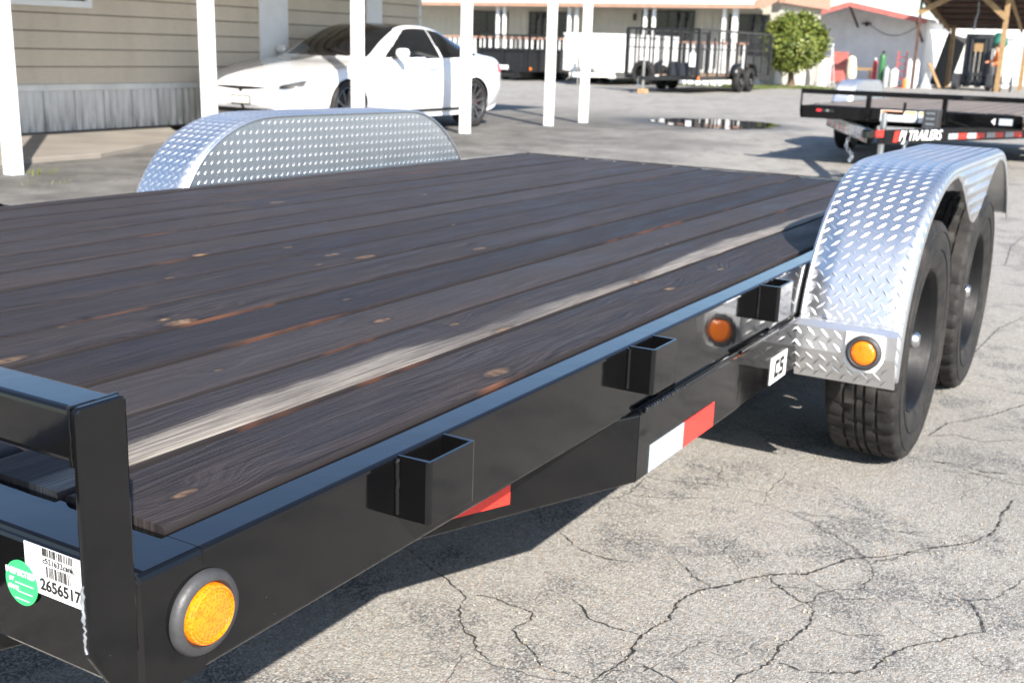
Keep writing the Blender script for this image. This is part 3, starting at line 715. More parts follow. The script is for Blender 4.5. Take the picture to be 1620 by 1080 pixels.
for lf in (False, True):
    bk = MB(); s0, s1 = 1.62, 2.60; q = []
    for s_, z_ in ((s0, .345), (s1, .345), (s1, .455), (s0, .455)):
        v = A + d * s_ + n * -.0016; q.append((v.x, W - v.y if lf else v.y, z_))
    bk.add(q, [(0, 1, 2, 3)]); bk.build('name_panel', M['black'], trailer2)
    tongue_text(2.05, 'PJ TRAILERS', .128, M['sticker'], .0025, lf)
    rm_ = MB(); q = []
    for s_, z_ in ((2.40, .352), (2.47, .352), (2.45, .448), (2.38, .448)):
        v = A + d * s_ + n * -.0022; q.append((v.x, W - v.y if lf else v.y, z_))
    rm_.add(q, [(0, 1, 2, 3)]); rm_.build('red_flash', M['tape_red'], trailer2)
    rr_ = MB(); q = []
    for s_, z_ in ((2.62, .40), (2.74, .40), (2.74, .462), (2.62, .462)):
        v = A + d * s_ + n * -.0022; q.append((v.x, W - v.y if lf else v.y, z_))
    rr_.add(q, [(0, 1, 2, 3)]); rr_.build('red_reflector_tape', M['tape_red'], trailer2)
t2 = lambda name, mat, y0, y1, z0, z1, x=-.0008: fdec(name, mat, y0, y1, z0, z1, x, trailer2)
wl = t2('warning_label', M['sticker'], .98, 1.33, .478, .586); fdec('label_band', M['orange_st'], 1.10, 1.32, .560, .580, -.0018, trailer2); fdec('label_band', M['yellow_st'], .99, 1.09, .560, .580, -.0018, trailer2)
for k in range(6): fdec('label_print', M['ink'], 1.02 + .05 * (k % 2), 1.29 - .04 * (k % 3), .486 + .011 * k, .489 + .011 * k, -.0018, trailer2)
wl2 = t2('warning_label', M['sticker'], .78, .965, .478, .586); fdec('label_band', M['yellow_st'], .79, .95, .558, .578, -.0018, trailer2)
t2('small_label', M['tape_white'], .10, .22, .50, .56); ar = MB(); ar.add([(-.0012, .25, .53), (-.0012, .29, .53), (-.0012, .255, .565), (-.0012, .255, .495)], [(2, 1, 3)]); ar.build('arrow_decal', M['sticker'], trailer2)
lr = t2('red_label', M['ink'], 1.80, 1.98, .535, .565); fdec('label_band', M['red_st'], 1.93, 1.98, .537, .563, -.0018, trailer2); text_obj('lettering', 'C5', .024, M['sticker'], trailer2, FX(1.865, .55, -.0022))
rch = random.Random(9)
for yy, xx in ((W / 2 + .30, -1.05), (W / 2 - .22, -1.05)):
    ch = MB(); q = [Vector((xx + .02 * k, yy + .02 * math.sin(k * .7), .34 - .029 * k + .0009 * k * k)) for k in range(12)]
    for k, p in enumerate(q):
        a = 0 if k % 2 else 1.57
        ch.tube([(p.x + .013 * math.cos(t) * math.cos(a), p.y + .013 * math.cos(t) * math.sin(a), p.z + .021 * math.sin(t)) for t in [i * .785 for i in range(9)]], .0042, 5, cap=False)
    ch.build('safety_chain', M['zinc'], trailer2, smooth=60)

# ------------------------------------------------------------------ materials of the surroundings
def siding():
    m = NT('tan_painted_siding'); p = m.pos()
    n = m.noise(m.scale(p, (1.2, 1, .25)), 2.2, 5, .6); f = m.noise(m.scale(p, (3, 3, 60)), 3, 4, .6)
    c = m.mix(m.rng(n, .3, .72, 0, 1), (.62, .53, .415), (.52, .44, .34)); c = m.mix(m.rng(f, .5, .75, 0, .35), c, (.27, .23, .18))
    m.set(Base_Color=c, Roughness=.65); m.bump(f, .12, .005); return m.mat
def skirtm():
    m = NT('stained_white_skirting'); p = m.pos()
    z = m('SeparateXYZ', i_Vector=p).outputs[2]; n = m.noise(m.scale(p, (9, 9, 1.2)), 1.6, 6, .65)
    dirt = m.math('MULTIPLY', m.rng(n, .42, .66, 0, 1), m.rng(z, 0, .42, 1, .18))
    c = m.mix(dirt, (.62, .605, .57), (.14, .125, .108)); m.set(Base_Color=c, Roughness=.6); return m.mat
M['siding'] = siding(); M['skirt'] = skirtm()
M['white'] = simple('white_paint', (.78, .78, .77), .5, var=.05, scale=3)
M['shed_white'] = simple('shed_white_paint', (.80, .80, .80), .6, var=.08, scale=2)
M['white_dirty'] = simple('weathered_white_paint', (.66, .65, .61), .6, var=.16, scale=2.5)
M['cream'] = simple('cream_wall_paint', (.43, .41, .35), .6, var=.08, scale=2)
M['fascia'] = simple('terracotta_fascia', (.40, .235, .165), .6, var=.15)
M['glass'] = simple('dark_window_glass', (.012, .014, .017), .06, var=.2)
M['frame_dark'] = simple('bronze_frame_and_lap_shade', (.035, .03, .026), .4)
def conc():
    m = NT('stained_concrete'); p = m.pos(); n = m.noise(p, 1.3, 6, .62); f = m.noise(p, 60, 3, .6)
    c = m.mix(m.rng(n, .32, .68, 0, 1), (.25, .225, .19), (.16, .142, .122)); c = m.mix(m.rng(f, .3, .7, 0, .3), c, (.16, .145, .125))
    m.set(Base_Color=c, Roughness=.85); m.bump(f, .2, .004); return m.mat
M['concrete'] = conc()
M['timber'] = simple('yellow_timber', (.29, .185, .085), .7, var=.25, scale=4)
M['brown_steel'] = simple('rust_brown_steel', (.09, .045, .032), .6, var=.4, scale=5)
M['dark_steel'] = simple('dark_grey_steel', (.035, .037, .042), .4, var=.3)
M['red_paint'] = simple('red_enamel', (.50, .045, .04), .4, var=.15)
M['faded_red'] = simple('faded_red_paint', (.42, .13, .11), .6, var=.2)
M['green_paint'] = simple('dark_green_enamel', (.03, .13, .045), .35)
M['grey_paint'] = simple('grey_enamel', (.32, .34, .35), .4)
M['plastic_white'] = simple('off_white_plastic', (.62, .62, .58), .45)
M['cloth_cream'] = simple('cream_canvas', (.55, .47, .36), .9, var=.2)
M['cloth_teal'] = simple('teal_plastic_sheet', (.02, .14, .11), .5, var=.4)
M['orange_cloth'] = simple('orange_cloth', (.80, .19, .04), .8)
M['navy_cloth'] = simple('navy_cloth', (.02, .024, .035), .85)
M['skin'] = simple('skin', (.42, .23, .15), .5)
M['hair'] = simple('dark_hair', (.02, .014, .01), .6)
M['bark'] = simple('bark', (.13, .085, .055), .9, var=.4, scale=12, bump=.5)
M['block'] = simple('timber_block', (.40, .25, .13), .8, var=.3, scale=10)

# ------------------------------------------------------------------ carport and the tan building
RY = Vector((0, 0, 0))
walk = MB(); walk.add([(2.0, 7.9, 0), (2.0, 9.9, 0), (9.2, 9.9, 0), (8.2, 8.55, 0), (6.4, 7.75, 0), (4.5, 7.8, 0), (2.0, 7.9, .045), (2.0, 9.9, .045), (9.2, 9.9, .045), (8.2, 8.55, .045), (6.4, 7.75, .045), (4.5, 7.8, .045)],
         [(6, 7, 8, 9, 10, 11), (0, 1, 7, 6), (1, 2, 8, 7), (2, 3, 9, 8), (3, 4, 10, 9), (4, 5, 11, 10), (5, 0, 6, 11)])
walk = walk.build('concrete_path', M['concrete'], bevel=.01); walk['kind'] = 'structure'
WY = 9.80; X0, X1 = 2.2, 14.4
bld = empty('tan_building', (8.3, WY, 0)); inv = Vector((-8.3, -WY, 0))
def bpart(mb, name, mat, par=None, **kw):
    par = par or bld
    base = bld.location
    mb.v = [(v[0] - base.x, v[1] - base.y, v[2]) for v in mb.v]; return mb.build(name, mat, par, **kw)
mb = MB(); mb.box(X0 + .02, X1 - .02, WY + .03, WY + 3.5, .06, 2.85); bpart(mb, 'lap_shade_core', M['frame_dark'])  # dark colour stands in for the shadow in the gaps between siding boards
for k in range(13):
    z = .565 + .1855 * k
    if z > 2.8: break
    mb = MB(); mb.prism([(.02, z), (-.026, z), (-.003, z + .176), (.02, z + .176)], X0, X1, lambda p, t: (t, WY + p[0], p[1])); bpart(mb, 'siding_board', M['siding'])
mb = MB(); mb.box(X0, X1, WY - .014, WY + .02, .49, .562); bpart(mb, 'trim_strip', M['white_dirty'], bevel=.004)
x = X0; rs = random.Random(4)
while x < X1 - .05:
    w_ = .40; x1 = min(X1, x + w_); mb = MB(); q = []; nseg = 8
    for i in range(nseg + 1):
        u = i / nseg; q.append((x + .004 + (x1 - x - .008) * u, WY + (.0 if i % 2 else .012)))
    dz = rs.uniform(0, .01)
    mb.add([(a, b, .045 + dz) for a, b in q] + [(a, b, .489) for a, b in q], [(i, i + 1, nseg + 2 + i, nseg + 1 + i) for i in range(nseg)])
    bpart(mb, 'skirting_panel', M['skirt']); x = x1
mb = MB(); mb.box(X0, X1, WY - .006, WY - .002, .03, .06); bpart(mb, 'base_strip', M['frame_dark'])
for xa, xb, nm in ((10.72, 11.27, 'door_panel'), (12.98, 13.36, 'door_panel')):
    mb = MB(); mb.box(xa, xb, WY - .045, WY - .017, .49, 2.6); bpart(mb, nm, M['white'], bevel=.006)
wf = MB(); wf.box(6.55, 8.06, WY - .06, WY - .017, 1.37, 1.44); wf.box(6.55, 8.06, WY - .06, WY - .017, 2.2, 2.26); wf.box(6.55, 6.62, WY - .06, WY - .017, 1.44, 2.2); wf.box(7.99, 8.06, WY - .06, WY - .017, 1.44, 2.2)
wfo = bpart(wf, 'window_frame', M['white']); mb = MB(); mb.box(6.62, 7.99, WY - .03, WY - .02, 1.44, 2.2); bpart(mb, 'window_pane', M['glass'])
mb = MB(); mb.box(X1 - .06, X1 + .02, WY - .022, WY + .05, .06, 2.85); bpart(mb, 'corner_trim', M['white_dirty'])
tag(bld, 'long tan sided building with stained white skirting behind the car', 'building')
# carport: roof and beam are one thing, each post stands by itself
cpt = empty('carport_roof', (9, 8, 0))
mb = MB(); mb.box(-6, 7, -1.15, 1.78, 2.72, 2.80); mb.build('roof_sheet', M['white_dirty'], cpt)
mb = MB(); mb.box(-6, 7, -1.02, -.88, 2.56, 2.718); mb.build('beam', M['white'], cpt)
tag(cpt, 'flat white carport roof carried by the row of posts', 'carport')
PX = [5.03, 7.16, 9.40, 11.60, 13.84, 14.95]
PL = ['white carport post at the left edge of the picture', 'white carport post before the front end of the white car', 'white carport post before the windscreen of the white car',
      'white carport post before the rear wheel of the white car', 'white carport post left of the pair beyond the car', 'white carport post farthest right, with a splayed chip at its foot']
for i, x in enumerate(PX):
    t = empty('carport_post', (x, 7.12, 0)); h = .054
    mb = MB(); mb.box(-h, h, -h, h, .0, 2.56); mb.build('shaft', M['white'], t, bevel=.004)
    mb = MB(); mb.box(-h - .012, h + .012, -h - .012, h + .012, 0, .012); mb.build('base_plate', M['zinc'], t)
    if i == 5:
        mb = MB(); mb.prism([(.055, 0), (.10, 0), (.085, .10), (.055, .26)], -.03, .03, lambda p, t_: (p[0], t_, p[1])); mb.build('splinter', M['white'], t)
    tag(t, PL[i], 'post', 'carport posts')

# ------------------------------------------------------------------ puddle
mw = NT('puddle_water'); mw.set(Base_Color=(.012, .011, .010), Roughness=.015, IOR=1.33, Specular_IOR_Level=.6); M['water'] = mw.mat
rp = random.Random(2); pts = []
for k in range(44):
    a = 2 * math.pi * k / 44; r = 1 + .10 * math.sin(3 * a + 1) + .06 * math.sin(7 * a) + rp.gauss(0, .03)
    e = Vector((.507, -.8615)); f_ = Vector((.8615, .507))
    q = e * math.cos(a) * r * .98 + f_ * math.sin(a) * r * (1.25 + .35 * math.cos(a)); pts.append((16.75 + q.x, 5.72 + q.y, .005))
mb = MB(); mb.add(pts, [tuple(range(44))]); pud = mb.build('puddle', M['water']); pud['kind'] = 'structure'; pud['label'] = 'shallow dark puddle mirroring the trailer behind it'
# ------------------------------------------------------------------ parked car (local: x from nose to tail, y across, centre line y = 0)
def make_car():
    S = [  # u, zb, ws, zs, wm, zm, wsh, zsh, wr, zr, zt
        (0.00, .40, .42, .42, .47, .53, .43, .635, .26, .655, .66), (0.07, .29, .62, .33, .70, .52, .62, .665, .40, .70, .708), (.22, .22, .78, .27, .85, .52, .77, .705, .50, .752, .762), (.45, .20, .86, .25, .925, .53, .86, .750, .56, .802, .815),
        (0.90, .19, .90, .25, .975, .56, .905, .835, .62, .872, .89), (1.40, .18, .91, .24, .968, .60, .91, .90, .70, .932, .952), (1.62, .18, .915, .24, .965, .61, .912, .925, .72, .985, 1.02), (2.02, .18, .92, .24, .962, .61, .912, .945, .66, 1.20, 1.245), (2.45, .18, .92, .24, .962, .61, .912, .952, .605, 1.37, 1.41),
        (2.90, .18, .92, .24, .962, .62, .912, .960, .58, 1.405, 1.445), (3.40, .18, .92, .24, .966, .63, .915, .975, .565, 1.36, 1.40), (3.90, .18, .92, .25, .985, .66, .925, .992, .55, 1.22, 1.255), (4.30, .20, .91, .27, .98, .68, .90, 1.000, .56, 1.10, 1.125), (4.62, .26, .86, .32, .92, .69, .83, .990, .56, 1.03, 1.045), (4.84, .33, .76, .40, .83, .69, .75, .95, .52, .985, .995), (4.95, .42, .66, .47, .72, .68, .65, .88, .44, .915, .925), (4.975, .47, .6, .5, .66, .68, .6, .84, .4, .87, .88)]
    us = [s[0] for s in S]
    def at(u):
        i = 0
        while i < len(us) - 2 and us[i + 1] < u: i += 1
        t = (u - us[i]) / (us[i + 1] - us[i]); a = S[max(i - 1, 0)]; b = S[i]; c = S[i + 1]; d = S[min(i + 2, len(S) - 1)]; out = []
        for k in range(1, 11):
            h = us[i + 1] - us[i]
            m1 = (c[k] - a[k]) / max(1e-6, c[0] - a[0]) * h; m2 = (d[k] - b[k]) / max(1e-6, d[0] - b[0]) * h
            out.append((2 * t ** 3 - 3 * t * t + 1) * b[k] + (t ** 3 - 2 * t * t + t) * m1 + (-2 * t ** 3 + 3 * t * t) * c[k] + (t ** 3 - t * t) * m2)
        return out
    NU = 200; rows = []; per = 11
    for i in range(NU + 1):
        u = 4.975 * (i / NU); zb, ws, zs, wm, zm, wsh, zsh, wr, zr, zt = at(u)
        half = [(0, 0, zb), (0, ws * .9, zb), (0, ws, zs), (0, wm * .995, zs + (zm - zs) * .5), (0, wm, zm), (0, wm * .985, zm + (zsh - zm) * .55), (0, wsh, zsh), (0, wsh + (wr - wsh) * .48, zsh + (zr - zsh) * .55), (0, wr, zr), (0, wr * .55, zr + (zt - zr) * .75), (0, 0, zt)]
        c = catmull(half, per); rows.append([(u, p.y, p.z) for p in c])
    m = len(rows[0]); vi = per * 6; vr = per * 8
    AX = ((.93, .352), (3.885, .352)); AR = .372
    V = []
    for sgn in (-1, 1):
        for r in rows:
            for (u, y, z) in r:
                if y > .62:
                    for cx, cz in AX:
                        d = math.hypot(u - cx, z - cz)
                        if abs(d - AR) < .016 and d > 0: u = cx + (u - cx) * AR / d; z = cz + (z - cz) * AR / d
                V.append((u, sgn * y, z))
    def side_win(u, z, poly): return inpoly(u, z, poly)
    P1 = [(1.80, .985), (2.12, 1.15), (2.40, 1.31), (2.62, 1.42), (3.05, 1.45), (3.055, .985)]
    P2 = [(3.10, .99), (3.09, 1.45), (3.40, 1.42), (3.66, 1.31), (3.95, 1.175), (4.12, 1.085), (4.04, 1.03), (3.75, 1.005)]
    groups = {}
    for s in (0, 1):
        b = s * (NU + 1) * m
        for i in range(NU):
            for j in range(m - 1):
                q = (b + i * m + j, b + i * m + j + 1, b + (i + 1) * m + j + 1, b + (i + 1) * m + j)
                c = [sum(V[k][a] for k in q) / 4 for a in range(3)]; u, y, z = c; key = 'body'
                if abs(y) > .60 and any(math.hypot(u - cx, z - cz) < AR - .003 for cx, cz in AX): continue
                if j >= vi + 1 and j < vr - 2 and side_win(u, z, P1): key = 'side_window_a%d' % s
                elif j >= vi + 1 and j < vr - 2 and side_win(u, z, P2): key = 'side_window_b%d' % s
                elif j >= vr - 2 and 1.62 + .10 * (1 - abs(y) / .7) * -1 < u < 2.34 and abs(y) < .70 - (u - 1.6) * .13: key = 'windscreen'
                elif j >= vr + 2 and 2.34 <= u < 3.30: key = 'glass_roof'
                elif j >= vr + 1 and 3.36 < u < 4.25: key = 'rear_window'
                elif j == 0 or (z < .235 and abs(y) < .86): key = 'underbody'
                groups.setdefault(key, []).append(q)
    n1 = (NU + 1) * m
    for i in (0, NU):
        for j in range(m - 1): groups['body'].append((i * m + j, i * m + j + 1, n1 + i * m + j + 1, n1 + i * m + j))
    car = empty('parked_car')
    cp = NT('white_car_paint'); cp.set(Base_Color=(.72, .72, .73), Roughness=.25, Coat_Weight=1.0, Coat_Roughness=.02); M['car'] = cp.mat
    M['car_glass'] = simple('tinted_car_glass', (.006, .007, .009), .03, var=.1)
    M['plastic_black'] = simple('black_trim_plastic', (.015, .015, .016), .45)
    M['rim_grey'] = simple('grey_alloy', (.16, .165, .175), .28, metal=.8)
    mats = {'body': M['car'], 'underbody': M['plastic_black']}
    for key, F in groups.items():
        ids = sorted({k for q in F for k in q}); mp = {k: n for n, k in enumerate(ids)}
        mb = MB(); off = .002 if key not in ('body', 'underbody') else 0
        mb.add([V[k] for k in ids], [tuple(mp[k] for k in q) for q in F])
        nm = 'side_window' if key.startswith('side_') else key
        mb.build(nm, mats.get(key, M['car_glass']), car, smooth=35, merge=True)
    bv = BVHTree.FromPolygons(V, [q for F in groups.values() for q in F])
    def proj(pts, dirn, start, mat, name, par=None, off=.004):
        mb = MB(); out = []
        for p in pts:
            o = Vector(p) + Vector(start); h = bv.ray_cast(o, Vector(dirn)); loc = h[0] if h[0] is not None else Vector(p)
            out.append(loc - Vector(dirn) * off)
        mb.add(out, [tuple(range(len(out)))]); return mb.build(name, mat, par or car)
    def strip(top, bot, dirn, start, mat, name, par=None, off=.004, n=14):
        """quad strip between two polylines projected onto the body"""
        mb = MB(); v = []
        def samp(L, t):
            t *= len(L) - 1; i = min(int(t), len(L) - 2); return Vector(L[i]).lerp(Vector(L[i + 1]), t - i)
        nv = 4
        for k in range(n + 1):
            a = samp(top, k / n); b = samp(bot, k / n)
            for e in range(nv + 1):
                o = a.lerp(b, e / nv) + Vector(start); h = bv.ray_cast(o, Vector(dirn)); v.append((h[0] if h[0] is not None else a.lerp(b, e / nv)) - Vector(dirn) * off)
        mb.add(v, [(k * (nv + 1) + e, (k + 1) * (nv + 1) + e, (k + 1) * (nv + 1) + e + 1, k * (nv + 1) + e + 1) for k in range(n) for e in range(nv)])
        return mb.build(name, mat, par or car, smooth=40)
    D = Vector((1, 0, 0)); ST = (-2, 0, 0)
    strip([(0, -.43, .606), (0, -.2, .612), (0, 0, .612), (0, .2, .612), (0, .43, .606)], [(0, -.43, .597), (0, -.2, .578), (0, 0, .570), (0, .2, .578), (0, .43, .597)], D, ST, M['plastic_black'], 'grille')
    strip([(0, -.075, .603), (0, 0, .610), (0, .075, .603)], [(0, -.045, .585), (0, 0, .535), (0, .045, .585)], D, ST, M['plastic_black'], 'emblem', off=.008)
    strip([(0, -.16, .50), (0, .16, .50)], [(0, -.16, .395), (0, .16, .395)], D, ST, M['plastic_black'], 'plate_frame', off=.007)
    np_ = strip([(0, -.145, .488), (0, .145, .488)], [(0, -.145, .405), (0, .145, .405)], D, ST, M['plastic_white'], 'number_plate', off=.012)
    strip([(0, -.5, .345), (0, 0, .345), (0, .5, .345)], [(0, -.45, .285), (0, 0, .285), (0, .45, .285)], D, ST, M['plastic_black'], 'lower_intake')
    M['lamp_glass'] = simple('headlight_glass', (.30, .33, .37), .08, var=.3, scale=14, coat=1)
    for s in (-1, 1):
        h = strip([(0, s * .46, .600), (0, s * .62, .668), (0, s * .78, .722), (0, s * .895, .755)], [(0, s * .46, .585), (0, s * .62, .560), (0, s * .78, .570), (0, s * .895, .655)], D, ST, M['lamp_glass'], 'headlight', off=.006)
        strip([(0, s * .60, .632), (0, s * .74, .672), (0, s * .83, .700)], [(0, s * .60, .592), (0, s * .74, .600), (0, s * .83, .635)], D, ST, M['plastic_black'], 'lamp_unit', h, off=.010)
        SD = Vector((0, -s, 0)); SS = (0, s * 2, 0)
        for u in (2.72, 3.62):
            strip([(u, 0, .845), (u + .20, 0, .855)], [(u, 0, .818), (u + .20, 0, .828)], SD, SS, M['chrome'], 'door_handle', off=.006)
        strip([(1.36, 0, .745), (1.50, 0, .760)], [(1.40, 0, .722), (1.44, 0, .700)], SD, SS, M['grey_paint'], 'side_badge', off=.005)
        for u, z0, z1 in ((1.92, .30, .93), (3.06, .28, .965)):
            strip([(u, 0, z1), (u, 0, z0)], [(u + .007, 0, z1), (u + .007, 0, z0)], SD, SS, M['plastic_black'], 'door_gap', off=.0025, n=18)
        strip([(1.35, 0, .30), (3.50, 0, .30)], [(1.35, 0, .262), (3.50, 0, .262)], SD, SS, M['plastic_black'], 'sill_trim', off=.006)
        strip([(4.60, 0, .905), (4.80, 0, .90)], [(4.62, 0, .79), (4.84, 0, .80)], SD, SS, M['red_st'], 'tail_light', off=.006)
        # mirror
        mr = MB(); hs = []
        for k in range(9):
            t = k / 8; r = .062 * math.sqrt(max(0, 1 - (2 * t - 1) ** 4)) + .004
            hs.append([(1.93 + .10 * math.cos(a) * (r / .066) * .55 + .02 * t, s * (.955 + .20 * t), 1.045 + r * math.sin(a)) for a in [i * math.pi / 6 for i in range(12)]])
        mr.add([p for r in hs for p in r], [(i * 12 + j, i * 12 + (j + 1) % 12, (i + 1) * 12 + (j + 1) % 12, (i + 1) * 12 + j) for i in range(8) for j in range(12)])
        mr.add(hs[0], [tuple(range(12))]); mr.add(hs[-1], [tuple(range(12))])
        mo = mr.build('side_mirror', M['car'], car, smooth=50)
        st_ = MB(); st_.bar((1.93, s * .90, .985), (1.95, s * .99, 1.0), .06, .03); st_.build('mirror_stem', M['plastic_black'], mo)
        # wheels
        for cx, cz in AX:
            w = empty('wheel', (cx, s * .86, .352)); w.parent = car
            ty = MB(); pr = [(.265, .085), (.285, .112), (.325, .118), (.345, .10), (.352, .06), (.352, -.06), (.345, -.1), (.325, -.118), (.265, -.09)]
            ty.lathe(pr, (0, 0, 0), (0, s, 0), 60); ty.build('tyre', M['tyre'], w, smooth=40)
            rm = MB(); rm.lathe([(.270, .085), (.272, .105), (.262, .108), (.252, .09), (.248, .0), (.24, -.08)], (0, 0, 0), (0, s, 0), 48)
            rm.lathe([(0, .068), (.045, .066), (.06, .05), (.06, -.02)], (0, 0, 0), (0, s, 0), 20); ro = rm.build('rim', M['rim_grey'], w, smooth=40)
            for k in range(10):
                a = 2 * math.pi * k / 10; sp = MB(); e = Vector((math.sin(a), 0, math.cos(a))); t = Vector((math.cos(a), 0, -math.sin(a)))
                p0 = e * .05 + Vector((0, s * .058, 0)); p1 = e * .258 + t * .03 + Vector((0, s * .092, 0))
                sp.bar(p0, p1, .030, .022, up=(0, s, 0)); sp.build('spoke', M['rim_grey'], ro)
            dk = MB(); dk.lathe([(.19, -.012), (.19, .0), (.08, .0), (.08, -.012)], (0, 0, 0), (0, s, 0), 32, closed=True); dk.build('brake_disc', M['dark_steel'], w)
            ca = MB(); ca.bar((.10, s * .01, .07), (.16, s * .01, -.05), .07, .05, up=(0, 1, 0)); ca.build('brake_caliper', M['red_paint'], w)
            ln = MB(); q = [(cx + (AR + .004) * math.cos(a), cz + (AR + .004) * math.sin(a)) for a in [math.pi * (-.12 + 1.24 * i / 24) for i in range(25)]]
            ln.add([(a, s * .955, b) for a, b in q] + [(a, s * .60, b) for a, b in q], [(i, i + 1, 26 + i, 25 + i) for i in range(24)])
            ln.add([(a, s * .60, b) for a, b in q], [tuple(range(25))]); ln.build('wheel_arch_liner', M['plastic_black'], car)
    wp = MB(); wp.bar((1.60, -.42, 1.0), (1.72, .05, 1.085), .025, .02); wp.build('wiper', M['plastic_black'], car)
    return car
car = make_car(); car.location = (9.19, 8.66, 0); car.scale = (.937, .937, .937)
tag(car, 'white four-door fastback car with dark glass roof parked under the carport', 'car')
# ------------------------------------------------------------------ house with porch
HX = 39.6
house = empty('white_house', (HX, 18, 0))
def hp_(mb, name, mat, par=None, **kw):
    mb.v = [(v[0] - HX, v[1] - 18, v[2]) for v in mb.v]; return mb.build(name, mat, par or house, **kw)
mb = MB(); mb.box(HX, HX + 5.2, 11.95, 30, 0, 2.95); hp_(mb, 'wall', M['cream'])
for k in range(58):                                                  # vertical wall panels
    y = 12.05 + .30 * k
    mb = MB(); mb.box(HX - .012, HX - .001, y + .008, y + .292, .1, 2.6); hp_(mb, 'wall_panel', M['cream'])
for ya, yb, za, zb in ((23.2, 25.1, 1.05, 2.42), (20.3, 22.1, 1.0, 2.42), (15.2, 17.2, .6, 2.52), (12.35, 13.75, 1.1, 2.42)):
    f = MB(); f.box(HX - .06, HX - .013, ya - .06, yb + .06, za - .06, za); f.box(HX - .06, HX - .013, ya - .06, yb + .06, zb, zb + .06); f.box(HX - .06, HX - .013, ya - .06, ya, za, zb); f.box(HX - .06, HX - .013, yb, yb + .06, za, zb)
    f.box(HX - .055, HX - .014, (ya + yb) / 2 - .02, (ya + yb) / 2 + .02, za, zb); fo = hp_(f, 'window', M['frame_dark'])
    for a, b in ((ya, (ya + yb) / 2 - .02), ((ya + yb) / 2 + .02, yb)):
        pn = MB(); pn.box(HX - .03, HX - .016, a, b, za, zb); pn.v = [(v[0] - HX, v[1] - 18, v[2]) for v in pn.v]; pn.build('pane', M['glass'], fo)
rf = MB(); rf.prism([(37.7, 2.72), (37.7, 2.86), (42.2, 3.75), (44.9, 3.35), (44.9, 3.2), (42.2, 3.6)], 12.3, 30, lambda p, t: (p[0], t, p[1])); hp_(rf, 'roof', M['white'])
fb = MB(); fb.box(37.66, 37.698, 12.25, 30, 2.60, 2.74); hp_(fb, 'fascia', M['fascia'])
fb = MB(); fb.prism([(37.7, 2.62), (39.0, 2.9), (39.0, 3.3), (37.7, 2.86)], 11.9, 12.25, lambda p, t: (p[0], t, p[1])); hp_(fb, 'end_fascia', M['fascia'])
fb = MB(); fb.box(39.3, 45.2, 11.72, 11.94, 2.86, 3.45); hp_(fb, 'gable_fascia', M['fascia'])
dk = MB(); dk.box(37.9, HX, 12.4, 30, .0, .42); hp_(dk, 'porch_deck', M['white_dirty'])
for y in (22.66, 22.36, 19.52, 19.22, 16.42, 16.08, 13.42, 13.02):
    mb = MB(); h = .055 if y != 13.02 else .085; mb.box(38.0 - h, 38.0 + h, y - h, y + h, .42, 2.62); hp_(mb, 'porch_post', M['white'])
for k in range(74):
    y = 12.6 + .236 * k
    mb = MB(); mb.box(37.97, 38.01, y - .045, y + .045, .50, 1.40); hp_(mb, 'picket', M['white'])
mb = MB(); mb.box(37.94, 38.06, 12.5, 30, 1.40, 1.47); hp_(mb, 'top_rail', M['fascia'])
mb = MB(); mb.box(37.96, 38.02, 12.5, 30, .44, .50); hp_(mb, 'bottom_rail', M['white'])
mb = MB(); mb.box(HX - .10, HX - .013, 17.5, 17.6, 2.2, 2.45); hp_(mb, 'wall_lamp', M['frame_dark'])
tag(house, 'long white house with terracotta fascia, porch posts and picket rail behind the trailers', 'house')
# low white kerb stones on the strip before the porch
for i, (x, y) in enumerate(((36.0, 18.2), (36.0, 16.1), (36.0, 13.4))):
    mb = MB(); mb.prism([(-.12, 0), (.12, 0), (.09, .17), (-.09, .17)], -.8, .8, lambda p, t: (p[0], t, p[1])); o = mb.build('wheel_stop', M['white'], bevel=.02); o.location = (x, y, 0)
    tag(o, ('low white wheel stop seen under the black dump trailer', 'low white wheel stop seen under the white trailer', 'low white wheel stop seen under the mesh-sided trailer')[i], 'wheel stop', 'wheel stops by the porch')
# grass strip
gm = NT('grass_blades'); gm.set(Base_Color=gm.mix(gm.rng(gm.noise(gm.pos(), 3, 3), .35, .65, 0, 1), (.055, .095, .018), (.14, .15, .04)), Roughness=.7); M['grass'] = gm.mat
gr = MB(); rg_ = random.Random(8)
def blades(mb, n, fn, h):
    for _ in range(n):
        x, y = fn(); a = rg_.uniform(0, 6.28); hh = h * rg_.uniform(.5, 1.2); w_ = hh * .11; dx, dy = math.cos(a) * w_, math.sin(a) * w_; lx, ly = rg_.gauss(0, hh * .35), rg_.gauss(0, hh * .35)
        mb.add([(x - dx, y - dy, 0), (x + dx, y + dy, 0), (x + lx, y + ly, hh)], [(0, 1, 2)])
blades(gr, 9000, lambda: (rg_.uniform(35.3, 37.8), rg_.uniform(11.0, 21)), .10)
blades(gr, 2500, lambda: (38.6 + rg_.gauss(0, .6), 10.9 + rg_.gauss(0, .7)), .10)
go = gr.build('grass', M['grass']); tag(go, 'thin strip of grass along the porch of the white house', 'grass', kind='stuff')
for i, (cx, cy, n, h) in enumerate(((5.25, 7.1, 40, .05), (4.9, 6.55, 16, .04), (5.35, 6.0, 12, .035))):
    tf = MB(); blades(tf, n, lambda: (cx + rg_.gauss(0, .07), cy + rg_.gauss(0, .07)), h); tf.v = [(v[0] - cx, v[1] - cy, v[2]) for v in tf.v]
    o = tf.build('weed_tuft', M['grass']); o.location = (cx, cy, 0)
    tag(o, ('green weeds at the foot of the leftmost carport post', 'small weeds in the asphalt in front of the leftmost carport post', 'smallest weeds nearest the trailer, below the leftmost carport post')[i], 'weeds', 'weeds by the carport', kind='stuff')

